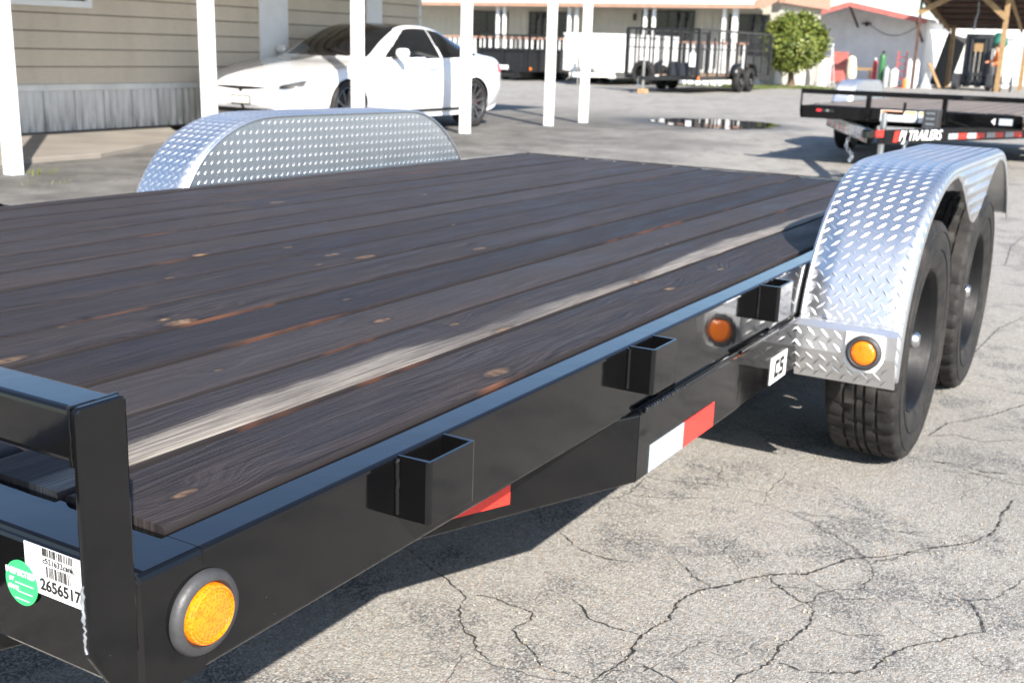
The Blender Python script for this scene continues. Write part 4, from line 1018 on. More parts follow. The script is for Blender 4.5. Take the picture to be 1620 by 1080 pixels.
# ------------------------------------------------------------------ trailers by the house
M['satin_black'] = simple('satin_black_steel', (.012, .012, .013), .35, var=.3)
mesh_m = NT('expanded_metal_mesh'); p = mesh_m.obj()
M['lamp_amber'] = M['amber']
def bg_wheel(par, x, y, r, w_, out):
    root = empty('wheel', (x, y, r)); root.parent = par
    t = MB(); t.lathe([(r * .6, w_ * .45), (r * .86, w_ * .52), (r * .97, w_ * .42), (r, w_ * .3), (r, -w_ * .3), (r * .97, -w_ * .42), (r * .86, -w_ * .52), (r * .6, -w_ * .45)], (0, 0, 0), (0, out, 0), 32); t.build('tyre', M['tyre'], root, smooth=40)
    t = MB(); t.lathe([(r * .61, w_ * .44), (r * .56, w_ * .36), (r * .5, w_ * .1), (r * .3, w_ * .16), (0, w_ * .18)], (0, 0, 0), (0, out, 0), 28); ro = t.build('rim', M['rim'], root, smooth=40)
    t = MB(); t.lathe([(0, w_ * .4), (r * .09, w_ * .38), (r * .1, w_ * .1)], (0, 0, 0), (0, out, 0), 14); t.build('hub_cap', M['chrome'], ro, smooth=40)
def make_mesh_trailer():
    T = empty('mesh_side_trailer'); blk = M['satin_black']; L, Wd, zb, zt = 6.2, 2.15, .46, 1.67
    f = MB(); f.box(0, L, 0, .06, zb - .10, zb); f.box(0, L, Wd - .06, Wd, zb - .10, zb); f.box(0, .06, .06, Wd - .06, zb - .10, zb); f.box(L - .06, L, .06, Wd - .06, zb - .10, zb); f.build('bed_frame', blk, T)
    d = MB(); d.box(.06, L - .06, .06, Wd - .06, zb - .06, zb - .02); d.build('bed_floor', M['block'], T)
    for s in (0, 1):
        y = .025 if not s else Wd - .025
        for k in range(9):
            x = .03 + (L - .06) * k / 8; b = MB(); h = .05 if k in (0, 8) else .022; b.box(x - h, x + h, y - h * .9, y + h * .9, zb, zt); b.build('upright', blk, T)
        r = MB(); r.box(0, L, y - .03, y + .03, zt, zt + .055); r.build('top_rail', blk, T)
        r = MB(); r.box(.08, L - .08, y - .015, y + .015, zb + .72, zb + .75); r.build('mid_rail', blk, T)
    for k in range(1, 8):
        y = Wd * k / 8; b = MB(); b.box(.01, .05, y - .02, y + .02, zb, zt); b.build('upright', blk, T)
    r = MB(); r.box(.0, .06, .03, Wd - .03, zt, zt + .055); r.build('front_rail', blk, T)
    for k in range(1, 8):
        y = Wd * k / 8; b = MB(); b.box(L - .05, L - .01, y - .02, y + .02, zb - .2, zt - .1); b.build('gate_bar', blk, T)
    # woven wire between the uprights
    wm = MB()
    for s in (0, 1):
        y = .025 if not s else Wd - .025
        for k in range(int(L / .075)): wm.bar((.075 * k, y, zb), (.075 * k, y, zt), .004, .004)
        for k in range(16): wm.bar((0, y, zb + .075 * k), (L, y, zb + .075 * k), .004, .004)
    for k in range(28): wm.bar((.03, .077 * k, zb), (.03, .077 * k, zt), .004, .004)
    for k in range(16): wm.bar((.03, 0, zb + .075 * k), (.03, Wd, zb + .075 * k), .004, .004)
    o = wm.build('wire_mesh', M['dark_steel'], T); o['kind'] = 'stuff'
    for s in (0, 1):
        out = -1 if not s else 1; y = -.13 if not s else Wd + .13
        for x in (2.95, 3.80): bg_wheel(T, x, y, .35, .21, out)
        fd = MB(); pts = [(2.45, .45), (2.5, .62), (2.62, .76), (2.85, .82), (3.9, .82), (4.12, .76), (4.25, .62), (4.3, .45)]
        fd.add([(a, y - .12, b) for a, b in pts] + [(a, y + .12, b) for a, b in pts], [(i, i + 1, len(pts) + i + 1, len(pts) + i) for i in range(len(pts) - 1)])
        fo = fd.build('fender', blk, T, smooth=50); fo.modifiers.new('t', 'SOLIDIFY').thickness = .006
    tg = MB(); tg.bar((0, .5, zb - .06), (-1.3, Wd / 2 - .03, zb - .06), .06, .10); tg.bar((0, Wd - .5, zb - .06), (-1.3, Wd / 2 + .03, zb - .06), .06, .10); tg.build('tongue', blk, T)
    j = MB(); j.tube([(-1.15, Wd / 2, .12), (-1.15, Wd / 2, .95)], .035, 10); j.tube([(-1.15, Wd / 2, .93), (-1.15, Wd / 2 + .16, .93)], .015, 6); j.build('jack', M['chrome'], T, smooth=50)
    sp = empty('spare_wheel', (.0, 1.52, .52), (0, 0, 0)); sp.parent = T
    t = MB(); t.lathe([(.20, .09), (.30, .105), (.335, .06), (.335, -.06), (.30, -.105), (.20, -.09)], (-.16, 0, 0), (1, 0, 0), 28); t.build('tyre', M['tyre'], sp, smooth=40)
    t = MB(); t.lathe([(.205, .09), (.19, .0), (.1, .02), (0, .02)], (-.16, 0, 0), (-1, 0, 0), 24); t.build('rim', M['rim'], sp, smooth=40)
    ch = MB(); ch.tube([(-.95, 1.30 + .02 * math.sin(k), .42 - .14 * math.sin(k * math.pi / 10) - .02 * k) for k in range(11)], .02, 6); ch.build('safety_chain', M['chrome'], T)
    a = MB(); a.lathe([(0, .03), (.05, .025), (.055, 0)], (.05, -.001, .42), (0, -1, 0), 16); a.build('marker_light', M['amber'], T)
    p_ = MB(); p_.box(-.012, -.002, 1.12, 1.38, .38, .47); p_.build('white_plate', M['sticker'], T)
    tb = MB(); tb.prism([(.2, 0), (1.0, 0), (.9, .36), (.3, .36)], .25, .95, lambda q, t_: (q[0] - .12, t_, .462 + q[1])); tb.build('tool_box', M['dark_steel'], T, bevel=.02)
    pp = MB(); pp.box(-.01, .0, .08, .25, .72, 1.08); pp.build('paper_notice', M['sticker'], T)
    return T
mt_ = make_mesh_trailer(); mt_.location = (28.6, 10.62, 0)
tag(mt_, 'black tandem-axle trailer with tall wire mesh sides in front of the house', 'trailer', 'trailers parked by the house')
bk = MB(); bk.box(-.14, .14, -.10, .10, 0, .12); bk = bk.build('support_block', M['block'], bevel=.01); bk.location = (27.45, 11.69, 0); tag(bk, 'tan timber block under the jack of the mesh-sided trailer', 'block')
def make_dump(name, body_m, frame_m, L, Wd, zb, zt, rack):
    T = empty(name)
    w_ = MB(); th = .05
    w_.box(0, th, 0, Wd, zb, zt); w_.box(L - th, L, 0, Wd, zb, zt); w_.box(th, L - th, 0, th, zb, zt); w_.box(th, L - th, Wd - th, Wd, zb, zt); w_.box(th, L - th, th, Wd - th, zb, zb + .05); w_.build('body', body_m, T)
    for s in (0, 1):
        y = -.045 if not s else Wd
        for k in range(6):
            x = .0 + (L - .09) * k / 5; r = MB(); r.box(x, x + .09, y, y + .045, zb, zt); r.build('rib', body_m, T)
        r = MB(); r.box(-.02, L + .02, y - .01, y + .055, zt, zt + .07); r.build('top_rail', body_m, T)
    for k in range(3):
        y = .05 + (Wd - .18) * k / 2; r = MB(); r.box(-.05, -.001, y, y + .08, zb, zt); r.build('rib', body_m, T)
    r = MB(); r.box(-.06, .06, 0, Wd, zt, zt + .07); r.build('end_rail', body_m, T)
    fr = MB(); fr.box(-.2, L, .35, .47, zb - .2, zb - .002); fr.box(-.2, L, Wd - .47, Wd - .35, zb - .2, zb - .002); fr.build('chassis', frame_m, T)
    tg = MB(); tg.bar((-.1, .42, zb - .1), (-1.3, Wd / 2 - .03, zb - .1), .08, .14); tg.bar((-.1, Wd - .42, zb - .1), (-1.3, Wd / 2 + .03, zb - .1), .08, .14); tg.build('tongue', frame_m, T)
    for s in (0, 1):
        for x in (L * .48, L * .48 + .85): bg_wheel(T, x, .1 if not s else Wd - .1, .34, .2, -1 if not s else 1)
    if rack:
        for s in (0, 1):
            y = .02 if not s else Wd - .02
            for k in range(8):
                x = .02 + (L - .04) * k / 7; r = MB(); r.box(x - .02, x + .02, y - .02, y + .02, zt + .07, zt + .48); r.build('rack_bar', frame_m, T)
            r = MB(); r.box(0, L, y - .02, y + .02, zt + .48, zt + .52); r.build('rack_rail', frame_m, T)
        for k in range(8):
            y = .02 + (Wd - .04) * k / 7; r = MB(); r.box(.0, .04, y - .02, y + .02, zt + .07, zt + .48); r.build('rack_bar', frame_m, T)
        r = MB(); r.box(0, .04, 0, Wd, zt + .48, zt + .52); r.build('rack_rail', frame_m, T)
    return T
d1 = make_dump('dump_trailer', M['satin_black'], M['satin_black'], 3.6, 2.0, .30, .98, True); d1.location = (32.6, 18.15, 0)
pl = MB(); pl.box(-.062, -.052, .75, 1.15, .36, .50); pl.build('white_plate', M['sticker'], d1)
am = MB(); am.lathe([(0, .03), (.05, .025), (.055, 0)], (.03, -.05, .40), (0, -1, 0), 14); am.build('marker_light', M['amber'], d1)
tag(d1, 'black box trailer with an open rack on top, seen behind the car tail', 'trailer', 'trailers parked by the house')
d2 = make_dump('dump_trailer', M['white'], M['plastic_white'], 4.2, 2.15, .42, 1.52, False); d2.location = (32.4, 14.55, 0)
pk = MB(); pk.box(-.9, -.3, .7, 1.4, .52, .95); pk.build('pump_box', M['plastic_white'], d2, bevel=.02)
j = MB(); j.tube([(-1.1, 1.07, .02), (-1.1, 1.07, .85)], .035, 10); j.build('jack', M['chrome'], d2)
tag(d2, 'white high-sided dump trailer between the two black trailers', 'trailer', 'trailers parked by the house')

# ------------------------------------------------------------------ round clipped tree
tree = empty('clipped_tree', (38.3, 10.95, 0))
tk = MB(); tk.tube([(0, 0, 0), (.03, .02, .3), (-.02, .04, .6), (.02, .02, .95), (0, 0, 1.3)], [.17, .11, .09, .085, .06], 10)
for k in range(7):
    a = k * .9; tk.tube([(0, 0, .75 + .05 * k), (.25 * math.cos(a), .25 * math.sin(a), 1.0 + .05 * k), (.6 * math.cos(a), .6 * math.sin(a), 1.35 + .07 * k)], [.05, .035, .015], 6)
tk.build('trunk', M['bark'], tree, smooth=60)
lf = NT('leaf'); gi = lf('NewGeometry').outputs['Random Per Island']
lc = lf.ramp(gi, [(0, (.055, .085, .014)), (.4, (.115, .155, .026)), (.8, (.19, .215, .04)), (1, (.26, .26, .06))])
lf.set(Base_Color=lc, Roughness=.45, Specular_IOR_Level=.4); tr_ = lf('BsdfTranslucent'); lf.put(tr_.inputs[0], lf.mix(.5, lc, (.2, .28, .03)))
mx = lf('MixShader'); mx.inputs[0].default_value = .18; lf.t.links.new(lf.b.outputs[0], mx.inputs[1]); lf.t.links.new(tr_.outputs[0], mx.inputs[2]); lf.t.links.new(mx.outputs[0], lf.n['Material Output'].inputs[0]); M['leaf'] = lf.mat
cr_ = MB(); rt = random.Random(21)
clumps = []
for k in range(230):
    v = Vector((rt.gauss(0, 1), rt.gauss(0, 1), rt.gauss(0, 1))).normalized(); clumps.append((v, rt.uniform(.93, 1.04)))
for k in range(38000):
    v, q = rt.choice(clumps); c = v * q * (rt.uniform(.3, 1.0) ** .4) + Vector((rt.gauss(0, .09), rt.gauss(0, .09), rt.gauss(0, .09)))
    p = Vector((c.x * 1.0, c.y * 1.04, c.z * .93 + 1.53)); a = Vector((rt.gauss(0, 1), rt.gauss(0, 1), rt.gauss(0, 1))).normalized(); b = a.cross(v + Vector((.01, .02, .5))).normalized()
    s = rt.uniform(.045, .08); cr_.add([p - a * s, p + b * s * .5, p + a * s, p - b * s * .5], [(0, 1, 2, 3)])
co = cr_.build('crown', M['leaf'], tree)
tag(tree, 'round clipped ball-shaped green tree at the right end of the white house', 'tree')
# ------------------------------------------------------------------ shed
SX = 49.2
shed = empty('shed', (SX, 11, 0))
def sp_(mb, name, mat, par=None, **kw):
    mb.v = [(v[0] - SX, v[1] - 11, v[2]) for v in mb.v]; return mb.build(name, mat, par or shed, **kw)
sy0, sy1, sr = 8.75, 13.35, 11.55
mb = MB(); mb.prism([(sy0, 0), (sy1, 0), (sy1, 2.70), (sr, 3.20), (sy0, 2.66)], SX, SX + 6, lambda p, t: (t, p[0], p[1])); sp_(mb, 'wall', M['shed_white'])
for k in range(15):
    y = sy0 + .02 + k * .304; y1 = min(y + .294, sy1 - .02); zt = min(2.66 + (y + .15 - sy0) / (sr - sy0) * .5, 2.70 + (sy1 - y - .15) / (sy1 - sr) * .48) - .08
    mb = MB(); mb.box(SX - .014, SX - .001, y, y1, .03, zt); sp_(mb, 'wall_panel', M['shed_white'])
mb = MB(); mb.box(SX - .035, SX - .016, 10.75, 11.98, .05, 2.06); do = sp_(mb, 'door', M['shed_white'])
for sgn in (-1, 1):
    ye, ze = (sy0 - .30, 2.58) if sgn < 0 else (sy1 + .35, 2.60)
    mb = MB(); mb.add([(47.45, sr, 3.22), (47.45, ye, ze), (55.4, ye, ze), (55.4, sr, 3.22), (47.45, sr, 3.30), (47.45, ye, ze + .08), (55.4, ye, ze + .08), (55.4, sr, 3.30)],
        [(0, 1, 2, 3), (4, 7, 6, 5), (0, 4, 5, 1), (1, 5, 6, 2), (2, 6, 7, 3), (3, 7, 4, 0)]); sp_(mb, 'roof_slope', M['white'])
    mb = MB(); mb.bar((47.43, sr, 3.19), (47.43, ye, ze - .03), .05, .20, up=(0, 0, 1)); sp_(mb, 'barge_board', M['faded_red'])
for y, z in ((sr, 3.1), (sy0 + .1, 2.55)):
    mb = MB(); mb.bar((47.55, y, z), (SX - .02, y, z - .75), .07, .07); sp_(mb, 'brace', M['brown_steel'])
cb = MB(); cb.tube([(SX - .05, 11.2 - .29 * k, 2.55 - .62 * math.sin(k * math.pi / 8.5) + .02 * k) for k in range(9)], .012, 5); sp_(cb, 'cable', M['ink'])
mb = MB(); mb.box(SX - .25, SX - .02, 11.0, 11.35, 2.46, 2.52); mb.box(SX - .14, SX - .02, 11.12, 11.22, 2.38, 2.56); sp_(mb, 'floodlight', M['frame_dark'])
tag(shed, 'white board shed with a low gable and faded red barge boards', 'shed')
# ------------------------------------------------------------------ timber canopy
cnp = empty('timber_canopy', (47, 6.7, 0))
def cpart(mb, name, mat, **kw):
    mb.v = [(v[0] - 47, v[1] - 6.7, v[2]) for v in mb.v]; return mb.build(name, mat, cnp, **kw)
for x, y, zt in ((45.3, 8.30, 3.5), (49.6, 7.75, 2.45), (45.3, 5.25, 3.5), (49.6, 4.95, 2.45)):
    h = .045 if y > 8 else .08; mb = MB(); mb.box(x - h, x + h, y - h, y + h, 0, zt); cpart(mb, 'post', M['brown_steel'] if y > 8 else M['timber'])
rz = lambda x: 3.62 - (x - 44.8) * .235
mb = MB(); mb.add([(44.4, 8.75, rz(44.4) + .12), (44.4, 4.55, rz(44.4) + .12), (50.2, 4.55, rz(50.2) + .12), (50.2, 8.35, rz(50.2) + .12)] + [(44.4, 8.75, rz(44.4) + .15), (44.4, 4.55, rz(44.4) + .15), (50.2, 4.55, rz(50.2) + .15), (50.2, 8.35, rz(50.2) + .15)],
    [(0, 1, 2, 3), (7, 6, 5, 4), (0, 4, 5, 1), (1, 5, 6, 2), (2, 6, 7, 3), (3, 7, 4, 0)]); cpart(mb, 'roof_sheet', M['dark_steel'])
for k in range(8):
    x = 44.5 + .78 * k; mb = MB(); mb.box(x, x + .07, 4.6, 8.6 - .05 * k, rz(x) - .04, rz(x) + .10); cpart(mb, 'purlin', M['brown_steel'])
for y in (8.28, 5.2):
    mb = MB(); mb.bar((44.6, y, rz(44.6) - .1), (50.0, y - .3 * (y > 6), rz(50.0) - .1), .08, .14); cpart(mb, 'rafter', M['timber'])
mb = MB(); mb.bar((45.2, 8.35, 2.80), (45.2, 7.1, 3.45), .06, .20); cpart(mb, 'knee_brace', M['timber'])
mb = MB(); mb.bar((45.2, 5.20, 2.62), (45.2, 6.25, 3.50), .06, .20); cpart(mb, 'knee_brace', M['timber'])
hz = MB(); hz.tube([(46.5, 6.45, 3.3), (46.5, 6.42, 2.9), (46.5, 6.48, 2.6), (46.5, 6.5, 2.2)], .03, 8); cpart(hz, 'hanging_hose', M['grey_paint'])
tag(cnp, 'open timber canopy with a dark sloping sheet roof over the forklift', 'canopy')
# ------------------------------------------------------------------ forklift
fl = empty('forklift', (46.6, 6.25, 0)); ds = M['dark_steel']
for y in (-.42, .42):
    mb = MB(); mb.box(-.09, .09, y - .07, y + .07, .25, 2.10); mb.build('mast_upright', ds, fl, bevel=.01)
    mb = MB(); mb.box(-.06, .06, y * .62 - .05, y * .62 + .05, .30, 2.02); mb.build('inner_mast', ds, fl, bevel=.01)
    mb = MB(); mb.box(-.75, .15, y * 1.45 - .13, y * 1.45 + .13, .08, .62); mb.build('straddle_leg', ds, fl, bevel=.03)
    w_ = MB(); w_.lathe([(0, .08), (.14, .08), (.17, .06), (.17, -.06), (.14, -.08), (0, -.08)], (-.6, y * 1.45, .17), (0, 1, 0), 20); w_.build('load_wheel', M['tyre'], fl, smooth=40)
    mb = MB(); mb.box(-1.0, -.12, y * .5 - .06, y * .5 + .06, .12, .17); mb.box(-.16, -.11, y * .5 - .06, y * .5 + .06, .12, .7); mb.build('fork', ds, fl, bevel=.01)
mb = MB(); mb.box(-.08, .08, -.34, .34, 1.92, 2.10); mb.build('mast_head', ds, fl, bevel=.01)
mb = MB(); mb.box(-.10, -.05, -.46, .46, .55, .66); mb.box(-.10, -.05, -.46, .46, .28, .38); mb.build('carriage', ds, fl, bevel=.01)
for y in (-.09, .09):
    mb = MB(); mb.tube([(0, y, .3), (0, y, 1.75)], .035, 10); mb.build('lift_cylinder', M['chrome'], fl, smooth=50)
mb = MB(); mb.box(.12, .22, -.40, .40, .2, 1.95); mb.build('cab_panel', ds, fl)
mb = MB(); mb.box(-.04, .04, -.16, .16, 1.45, 1.75); mb.build('chain_pulley', M['timber'], fl)
mb = MB(); mb.box(.25, 1.7, -.55, .55, .15, .95); mb.box(.9, 1.7, -.5, .5, .95, 1.15); mb.build('chassis', ds, fl, bevel=.05)
for x in (.35, 1.6):
    for y in (-.5, .5):
        mb = MB(); mb.tube([(x, y, .95), (x, y, 1.98)], .03, 8); mb.build('guard_post', M['grey_paint'], fl)
mb = MB(); mb.box(.3, 1.65, -.53, .53, 1.98, 2.03); mb.build('overhead_guard', ds, fl)
tag(fl, 'dark forklift with raised double mast standing under the timber canopy', 'forklift')
sh = MB(); rs_ = random.Random(6)
q = [[(46.75 + .25 * math.cos(a) * r + rs_.gauss(0, .02), 5.55 + .25 * math.sin(a) * r + rs_.gauss(0, .02), z + rs_.gauss(0, .03)) for a in [i * .628 for i in range(10)]] for r, z in ((.2, 2.13), (.7, 2.10), (1.0, 1.95), (1.1, 1.70), (.8, 1.55))]
sh.add([p for r in q for p in r], [(i * 10 + j, i * 10 + (j + 1) % 10, (i + 1) * 10 + (j + 1) % 10, (i + 1) * 10 + j) for i in range(4) for j in range(10)]); o = sh.build('plastic_sheet', M['cloth_teal'], smooth=60); tag(o, 'crumpled teal sheet hanging at the top of the forklift', 'sheet')
# ------------------------------------------------------------------ person
def person():
    J = [(0, 0, .92), (0, 0, 1.12), (-.05, .02, 1.36), (-.08, .03, 1.46), (-.11, .03, 1.60), (-.11, .03, 1.70),
         (.02, .09, .88), (.0, .11, .50), (.04, .12, .08), (-.10, .13, .03), (.02, -.09, .88), (-.02, -.12, .50), (.05, -.13, .08), (-.09, -.15, .03),
         (-.06, .18, 1.36), (-.14, .26, 1.12), (-.36, .24, 1.06), (-.45, .23, 1.05), (-.06, -.16, 1.36), (-.04, -.22, 1.10), (-.22, -.20, .98), (-.30, -.19, .97)]
    E = [(0, 1), (1, 2), (2, 3), (3, 4), (4, 5), (0, 6), (6, 7), (7, 8), (8, 9), (0, 10), (10, 11), (11, 12), (12, 13), (2, 14), (14, 15), (15, 16), (16, 17), (2, 18), (18, 19), (19, 20), (20, 21)]
    RD = [.15, .15, .15, .06, .095, .085, .10, .075, .055, .045, .10, .075, .055, .045, .07, .05, .042, .035, .07, .05, .042, .035]
    me = bpy.data.meshes.new('person'); me.from_pydata(J, E, []); o = bpy.data.objects.new('body_tmp', me); col.objects.link(o)
    md = o.modifiers.new('skin', 'SKIN'); sk = me.skin_vertices[0].data
    for i, r in enumerate(RD): sk[i].radius = (r, r * (1.25 if i in (0, 1, 2) else 1))
    sk[0].use_root = True
    o.modifiers.new('sub', 'SUBSURF').levels = 2; o.modifiers['sub'].render_levels = 2
    dg = bpy.context.evaluated_depsgraph_get(); dg.update(); m2 = bpy.data.meshes.new_from_object(o.evaluated_get(dg)); bpy.data.objects.remove(o)
    for m in ('orange_cloth', 'navy_cloth', 'skin'): m2.materials.append(M[m])
    for f in m2.polygons:
        c = f.center; f.use_smooth = True
        f.material_index = 2 if (c.z > 1.47 or c.x < -.33 or (c.x < -.22 and c.y < -.1)) else (1 if c.z < .92 and c.x > -.2 else 0)
    p = bpy.data.objects.new('person', m2); col.objects.link(p)
    h = MB(); h.lathe([(0, .115), (.06, .10), (.095, .06), (.103, .01), (.09, -.04)], (-.095, .03, 1.665), (.25, 0, 1), 16); h.build('hair', M['hair'], p, smooth=60)
    return p
pr_ = person(); pr_.location = (46.2, 5.42, 0); pr_.rotation_euler = (0, 0, R(-70)); tag(pr_, 'person in an orange top and dark trousers reaching towards the forklift', 'person')
# ------------------------------------------------------------------ things before the shed
def cyl(name, x, y, r, h, mat, label, cat='gas cylinder', grp='gas cylinders by the shed', capm=None):
    t = empty(name, (x, y, 0)); b = MB(); b.lathe([(0, 0), (r, .0), (r, h * .84), (r * .85, h * .90), (r * .4, h * .95), (r * .36, h * .96)], (0, 0, 0), (0, 0, 1), 24); b.build('bottle', mat, t, smooth=40)
    c = MB(); c.lathe([(r * .36, 0), (r * .45, .01), (r * .45, h * .08), (0, h * .09)], (0, 0, h * .955), (0, 0, 1), 14); c.build('valve_cap', capm or M['zinc'], t); tag(t, label, cat, grp); return t
cyl('gas_cylinder', 45.8, 9.62, .125, 1.32, M['green_paint'], 'tall dark green gas cylinder before the shed', capm=M['ink'])
cyl('gas_cylinder', 45.6, 9.38, .11, .78, M['grey_paint'], 'short grey gas cylinder next to the tall green one')
cyl('gas_cylinder', 45.6, 9.08, .15, .74, M['plastic_white'], 'short wide pale cylinder left of the red hand truck')
cyl('gas_cylinder', 46.0, 8.62, .10, 1.12, M['plastic_white'], 'tall white cylinder right of the red hand truck, nearer to it')
cyl('gas_cylinder', 46.1, 8.36, .10, 1.10, M['white'], 'tall white cylinder right of the red hand truck, farther from it')
cyl('fire_extinguisher', 46.2, 9.98, .09, 1.05, M['red_paint'], 'tall narrow red cylinder on a white neck before the shed door', 'cylinder', None, capm=M['white'])
cyl('jerry_can', 45.4, 8.60, .09, .36, M['orange_cloth'], 'small orange container on the ground by the white cylinders', 'container', None)
ht = empty('hand_truck', (45.6, 8.86, 0))
for y in (-.16, .16):
    mb = MB(); mb.tube([(0, y, .1), (.12, y, 1.30), (.2, y, 1.36)], .022, 8); mb.build('rail', M['red_paint'], ht)
    w_ = MB(); w_.lathe([(0, .03), (.09, .03), (.11, .02), (.11, -.02), (.09, -.03), (0, -.03)], (.08, y * 1.3, .11), (0, 1, 0), 18); w_.build('wheel', M['tyre'], ht)
for z in (.35, .62, .9, 1.15):
    mb = MB(); mb.bar((.01 + z * .09, -.16, z), (.01 + z * .09, .16, z), .03, .03); mb.build('cross_bar', M['red_paint'], ht)
mb = MB(); mb.box(-.22, .02, -.18, .18, .03, .045); mb.build('toe_plate', M['red_paint'], ht); tag(ht, 'red two-wheeled hand truck leaning before the shed', 'hand truck')
ld = empty('step_ladder', (44.8, 11.55, 0)); am_ = simple('ladder_aluminium', (.75, .75, .75), .4, metal=.6)
for s in (-1, 1):
    mb = MB(); mb.bar((-.25, s * .26, 0), (.05, s * .17, 1.55), .03, .06); mb.build('stile', am_, ld); mb = MB(); mb.bar((.45, s * .26, 0), (.06, s * .17, 1.53), .025, .04); mb.build('rear_stile', am_, ld)
for k in range(5):
    z = .28 + .27 * k; x = -.25 + .3 * z / 1.55; mb = MB(); mb.box(x - .04, x + .05, -.25 + .05 * z, .25 - .05 * z, z, z + .025); mb.build('step', am_, ld)
mb = MB(); mb.box(-.06, .16, -.2, .2, 1.54, 1.58); mb.build('top_cap', M['white'], ld); tag(ld, 'white step ladder standing open beside the ball-shaped tree', 'ladder')
rc_ = empty('tool_cabinet', (47.3, 11.75, 0)); mb = MB(); mb.box(0, .6, -.30, .30, .08, .80); mb.build('cabinet', M['faded_red'], rc_, bevel=.01); mb = MB(); mb.box(.25, .55, -.28, .28, .802, 1.30); mb.build('upper_chest', M['faded_red'], rc_, bevel=.01)
for k in range(3):
    mb = MB(); mb.box(-.012, -.001, -.27, .27, .13 + .22 * k, .31 + .22 * k); mb.build('drawer', M['faded_red'], rc_)
tag(rc_, 'faded red tool cabinet behind the step ladder', 'cabinet')
sw = empty('sawhorse', (45.2, 10.32, 0)); mb = MB(); mb.bar((0, -.48, .66), (0, .30, .66), .08, .10); mb.build('beam', M['timber'], sw)
for y in (-.4, .22):
    for s in (-1, 1):
        mb = MB(); mb.bar((s * .04, y, .64), (s * .25, y, 0), .05, .05); mb.build('leg', M['brown_steel'], sw)
tag(sw, 'yellow sawhorse before the shed door', 'sawhorse')
jc = MB(); rj = random.Random(13); rr = [(.03, 1.15), (.14, 1.08), (.17, .9), (.20, .72), (.19, .50), (.17, .28)]
q = [[(45.1 + r * .7 * math.cos(a) + rj.gauss(0, .012), 10.62 + r * math.sin(a) + rj.gauss(0, .012) + .05 * (z - .7), z + rj.gauss(0, .012)) for a in [i * .5236 for i in range(12)]] for r, z in rr]
jc.add([p for r in q for p in r], [(i * 12 + j, i * 12 + (j + 1) % 12, (i + 1) * 12 + (j + 1) % 12, (i + 1) * 12 + j) for i in range(5) for j in range(12)]); o = jc.build('canvas_cover', M['cloth_cream'], smooth=60); tag(o, 'cream canvas draped over the left end of the sawhorse', 'cloth')
for i, (x, y, r, h) in enumerate(((42.9, 12.62, .24, .95), (43.1, 12.08, .24, .93), (43.2, 11.25, .26, .98))):
    t = empty('waste_bin', (x, y, 0)); b = MB(); b.lathe([(0, 0), (r * .82, 0), (r, h), (r * 1.06, h + .01), (r * 1.06, h + .05)], (0, 0, 0), (0, 0, 1), 24); b.build('bin_body', M['plastic_white'], t, smooth=40)
    c = MB(); c.lathe([(r * 1.08, h + .05), (r * .9, h + .10), (0, h + .13)], (0, 0, 0), (0, 0, 1), 24); c.build('lid', M['brown_steel'], t, smooth=40)
    tag(t, ('pale round bin left of the ball tree, next to the mesh trailer', 'pale round bin left of the ball tree trunk', 'pale round bin right of the ball tree trunk')[i], 'bin', 'bins behind the tree')
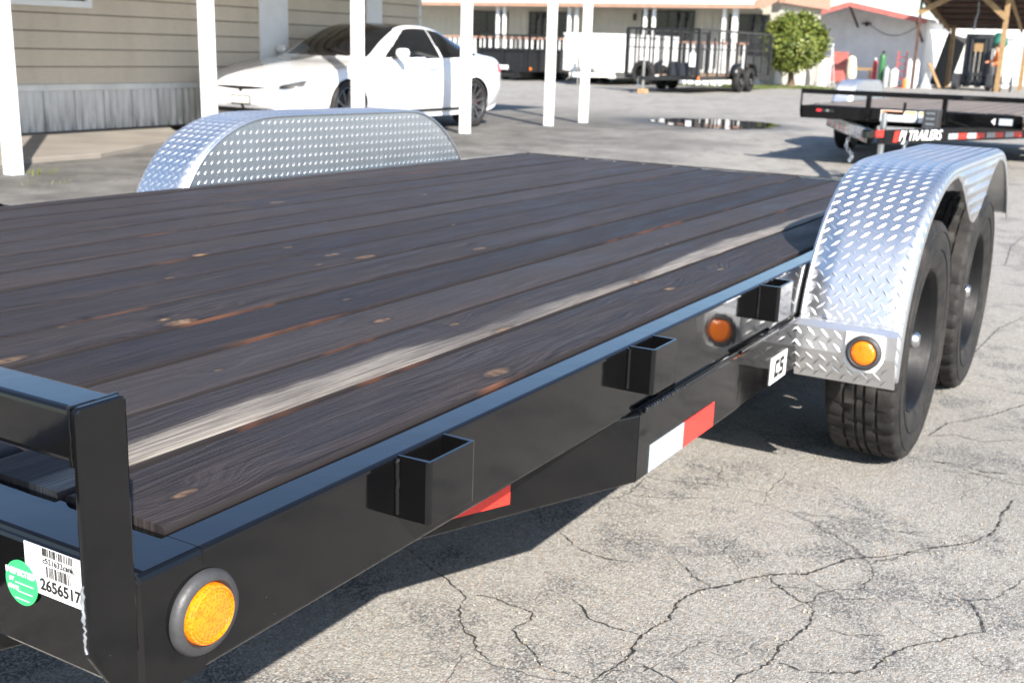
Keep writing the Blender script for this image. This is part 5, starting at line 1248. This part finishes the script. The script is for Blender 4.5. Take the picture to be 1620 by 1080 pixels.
# black sheet, planks and boards leaning under the canopy
b = MB(); b.bar((50.3, 8.2, 0), (50.7, 7.75, 2.1), .85, .03, up=(1, .6, 0)); o = b.build('leaning_panel', M['ink'], bevel=.005); tag(o, 'tall black sheet leaning at the back of the canopy', 'panel')
b = MB(); b.bar((45.7, 7.35, .05), (46.6, 8.0, .95), .12, .04); o = b.build('timber_plank', M['timber'], bevel=.004); tag(o, 'yellow plank leaning by the left canopy post', 'plank')
b = MB(); b.add([(45.6, 7.6, 0), (45.6, 8.05, 0), (45.9, 7.95, .62), (45.63, 7.6, 0), (45.63, 8.05, 0), (45.93, 7.95, .62)], [(0, 1, 2), (5, 4, 3), (0, 3, 4, 1), (1, 4, 5, 2), (2, 5, 3, 0)]); o = b.build('metal_offcut', M['grey_paint']); tag(o, 'triangular grey metal offcut beside the leaning plank', 'offcut')
# bicycle-like wheelchair replaced by a trolley with two thin wheels
tr2 = empty('trolley', (45.6, 5.0, 0))
for y in (-.18, .18):
    w_ = MB(); w_.lathe([(.25, .02), (.28, .0), (.25, -.02), (.235, 0)], (0, y, .28), (0, 1, 0), 28, closed=True); w_.build('wheel', M['tyre'], tr2)
    w_ = MB(); w_.tube([(0, y, .28), (.3, y, .75), (.45, y, .95)], .018, 6); w_.build('handle', ds, tr2)
w_ = MB(); w_.box(-.2, .25, -.15, .15, .30, .34); w_.build('tray', ds, tr2); tag(tr2, 'small black two-wheeled trolley beside the person in orange', 'trolley')
# ------------------------------------------------------------------ far white building and fence
fw = empty('white_warehouse', (60, 3, 0))
mb = MB(); mb.box(0, 10, -12, 7.0, 0, 6.5); mb.build('wall', M['white'], fw)
for k in range(10):
    mb = MB(); mb.box(-.05, -.001, -12, 7.0, .35 + .62 * k, .95 + .62 * k); mb.build('wall_panel', M['white'], fw)
tag(fw, 'large white panelled warehouse far behind the canopy', 'building')
wl_ = empty('low_white_wall', (53, 7.0, 0)); mb = MB(); mb.box(0, .2, -1.2, 3.2, 0, 2.0); mb.build('wall', M['white_dirty'], wl_); mb = MB(); mb.box(-.03, .23, -1.2, 3.2, 2.0, 2.06); mb.build('coping', M['grey_paint'], wl_); tag(wl_, 'low white wall behind the leaning black sheet', 'wall')
fn = empty('dark_fence', (54.5, 2, 0))
for k in range(9):
    mb = MB(); y = -6 + 1.15 * k; mb.box(-.03, .03, y - .03, y + .03, 0, 1.25); mb.build('post', ds, fn)
for z in (.25, .62, 1.2):
    mb = MB(); mb.box(-.02, .02, -6, 3.2, z, z + .04); mb.build('rail', ds, fn)
mb = MB(); mb.box(.032, .05, -6, 3.2, .05, .8); mb.build('infill_sheet', M['grey_paint'], fn); tag(fn, 'low dark rail fence right of the canopy', 'fence')
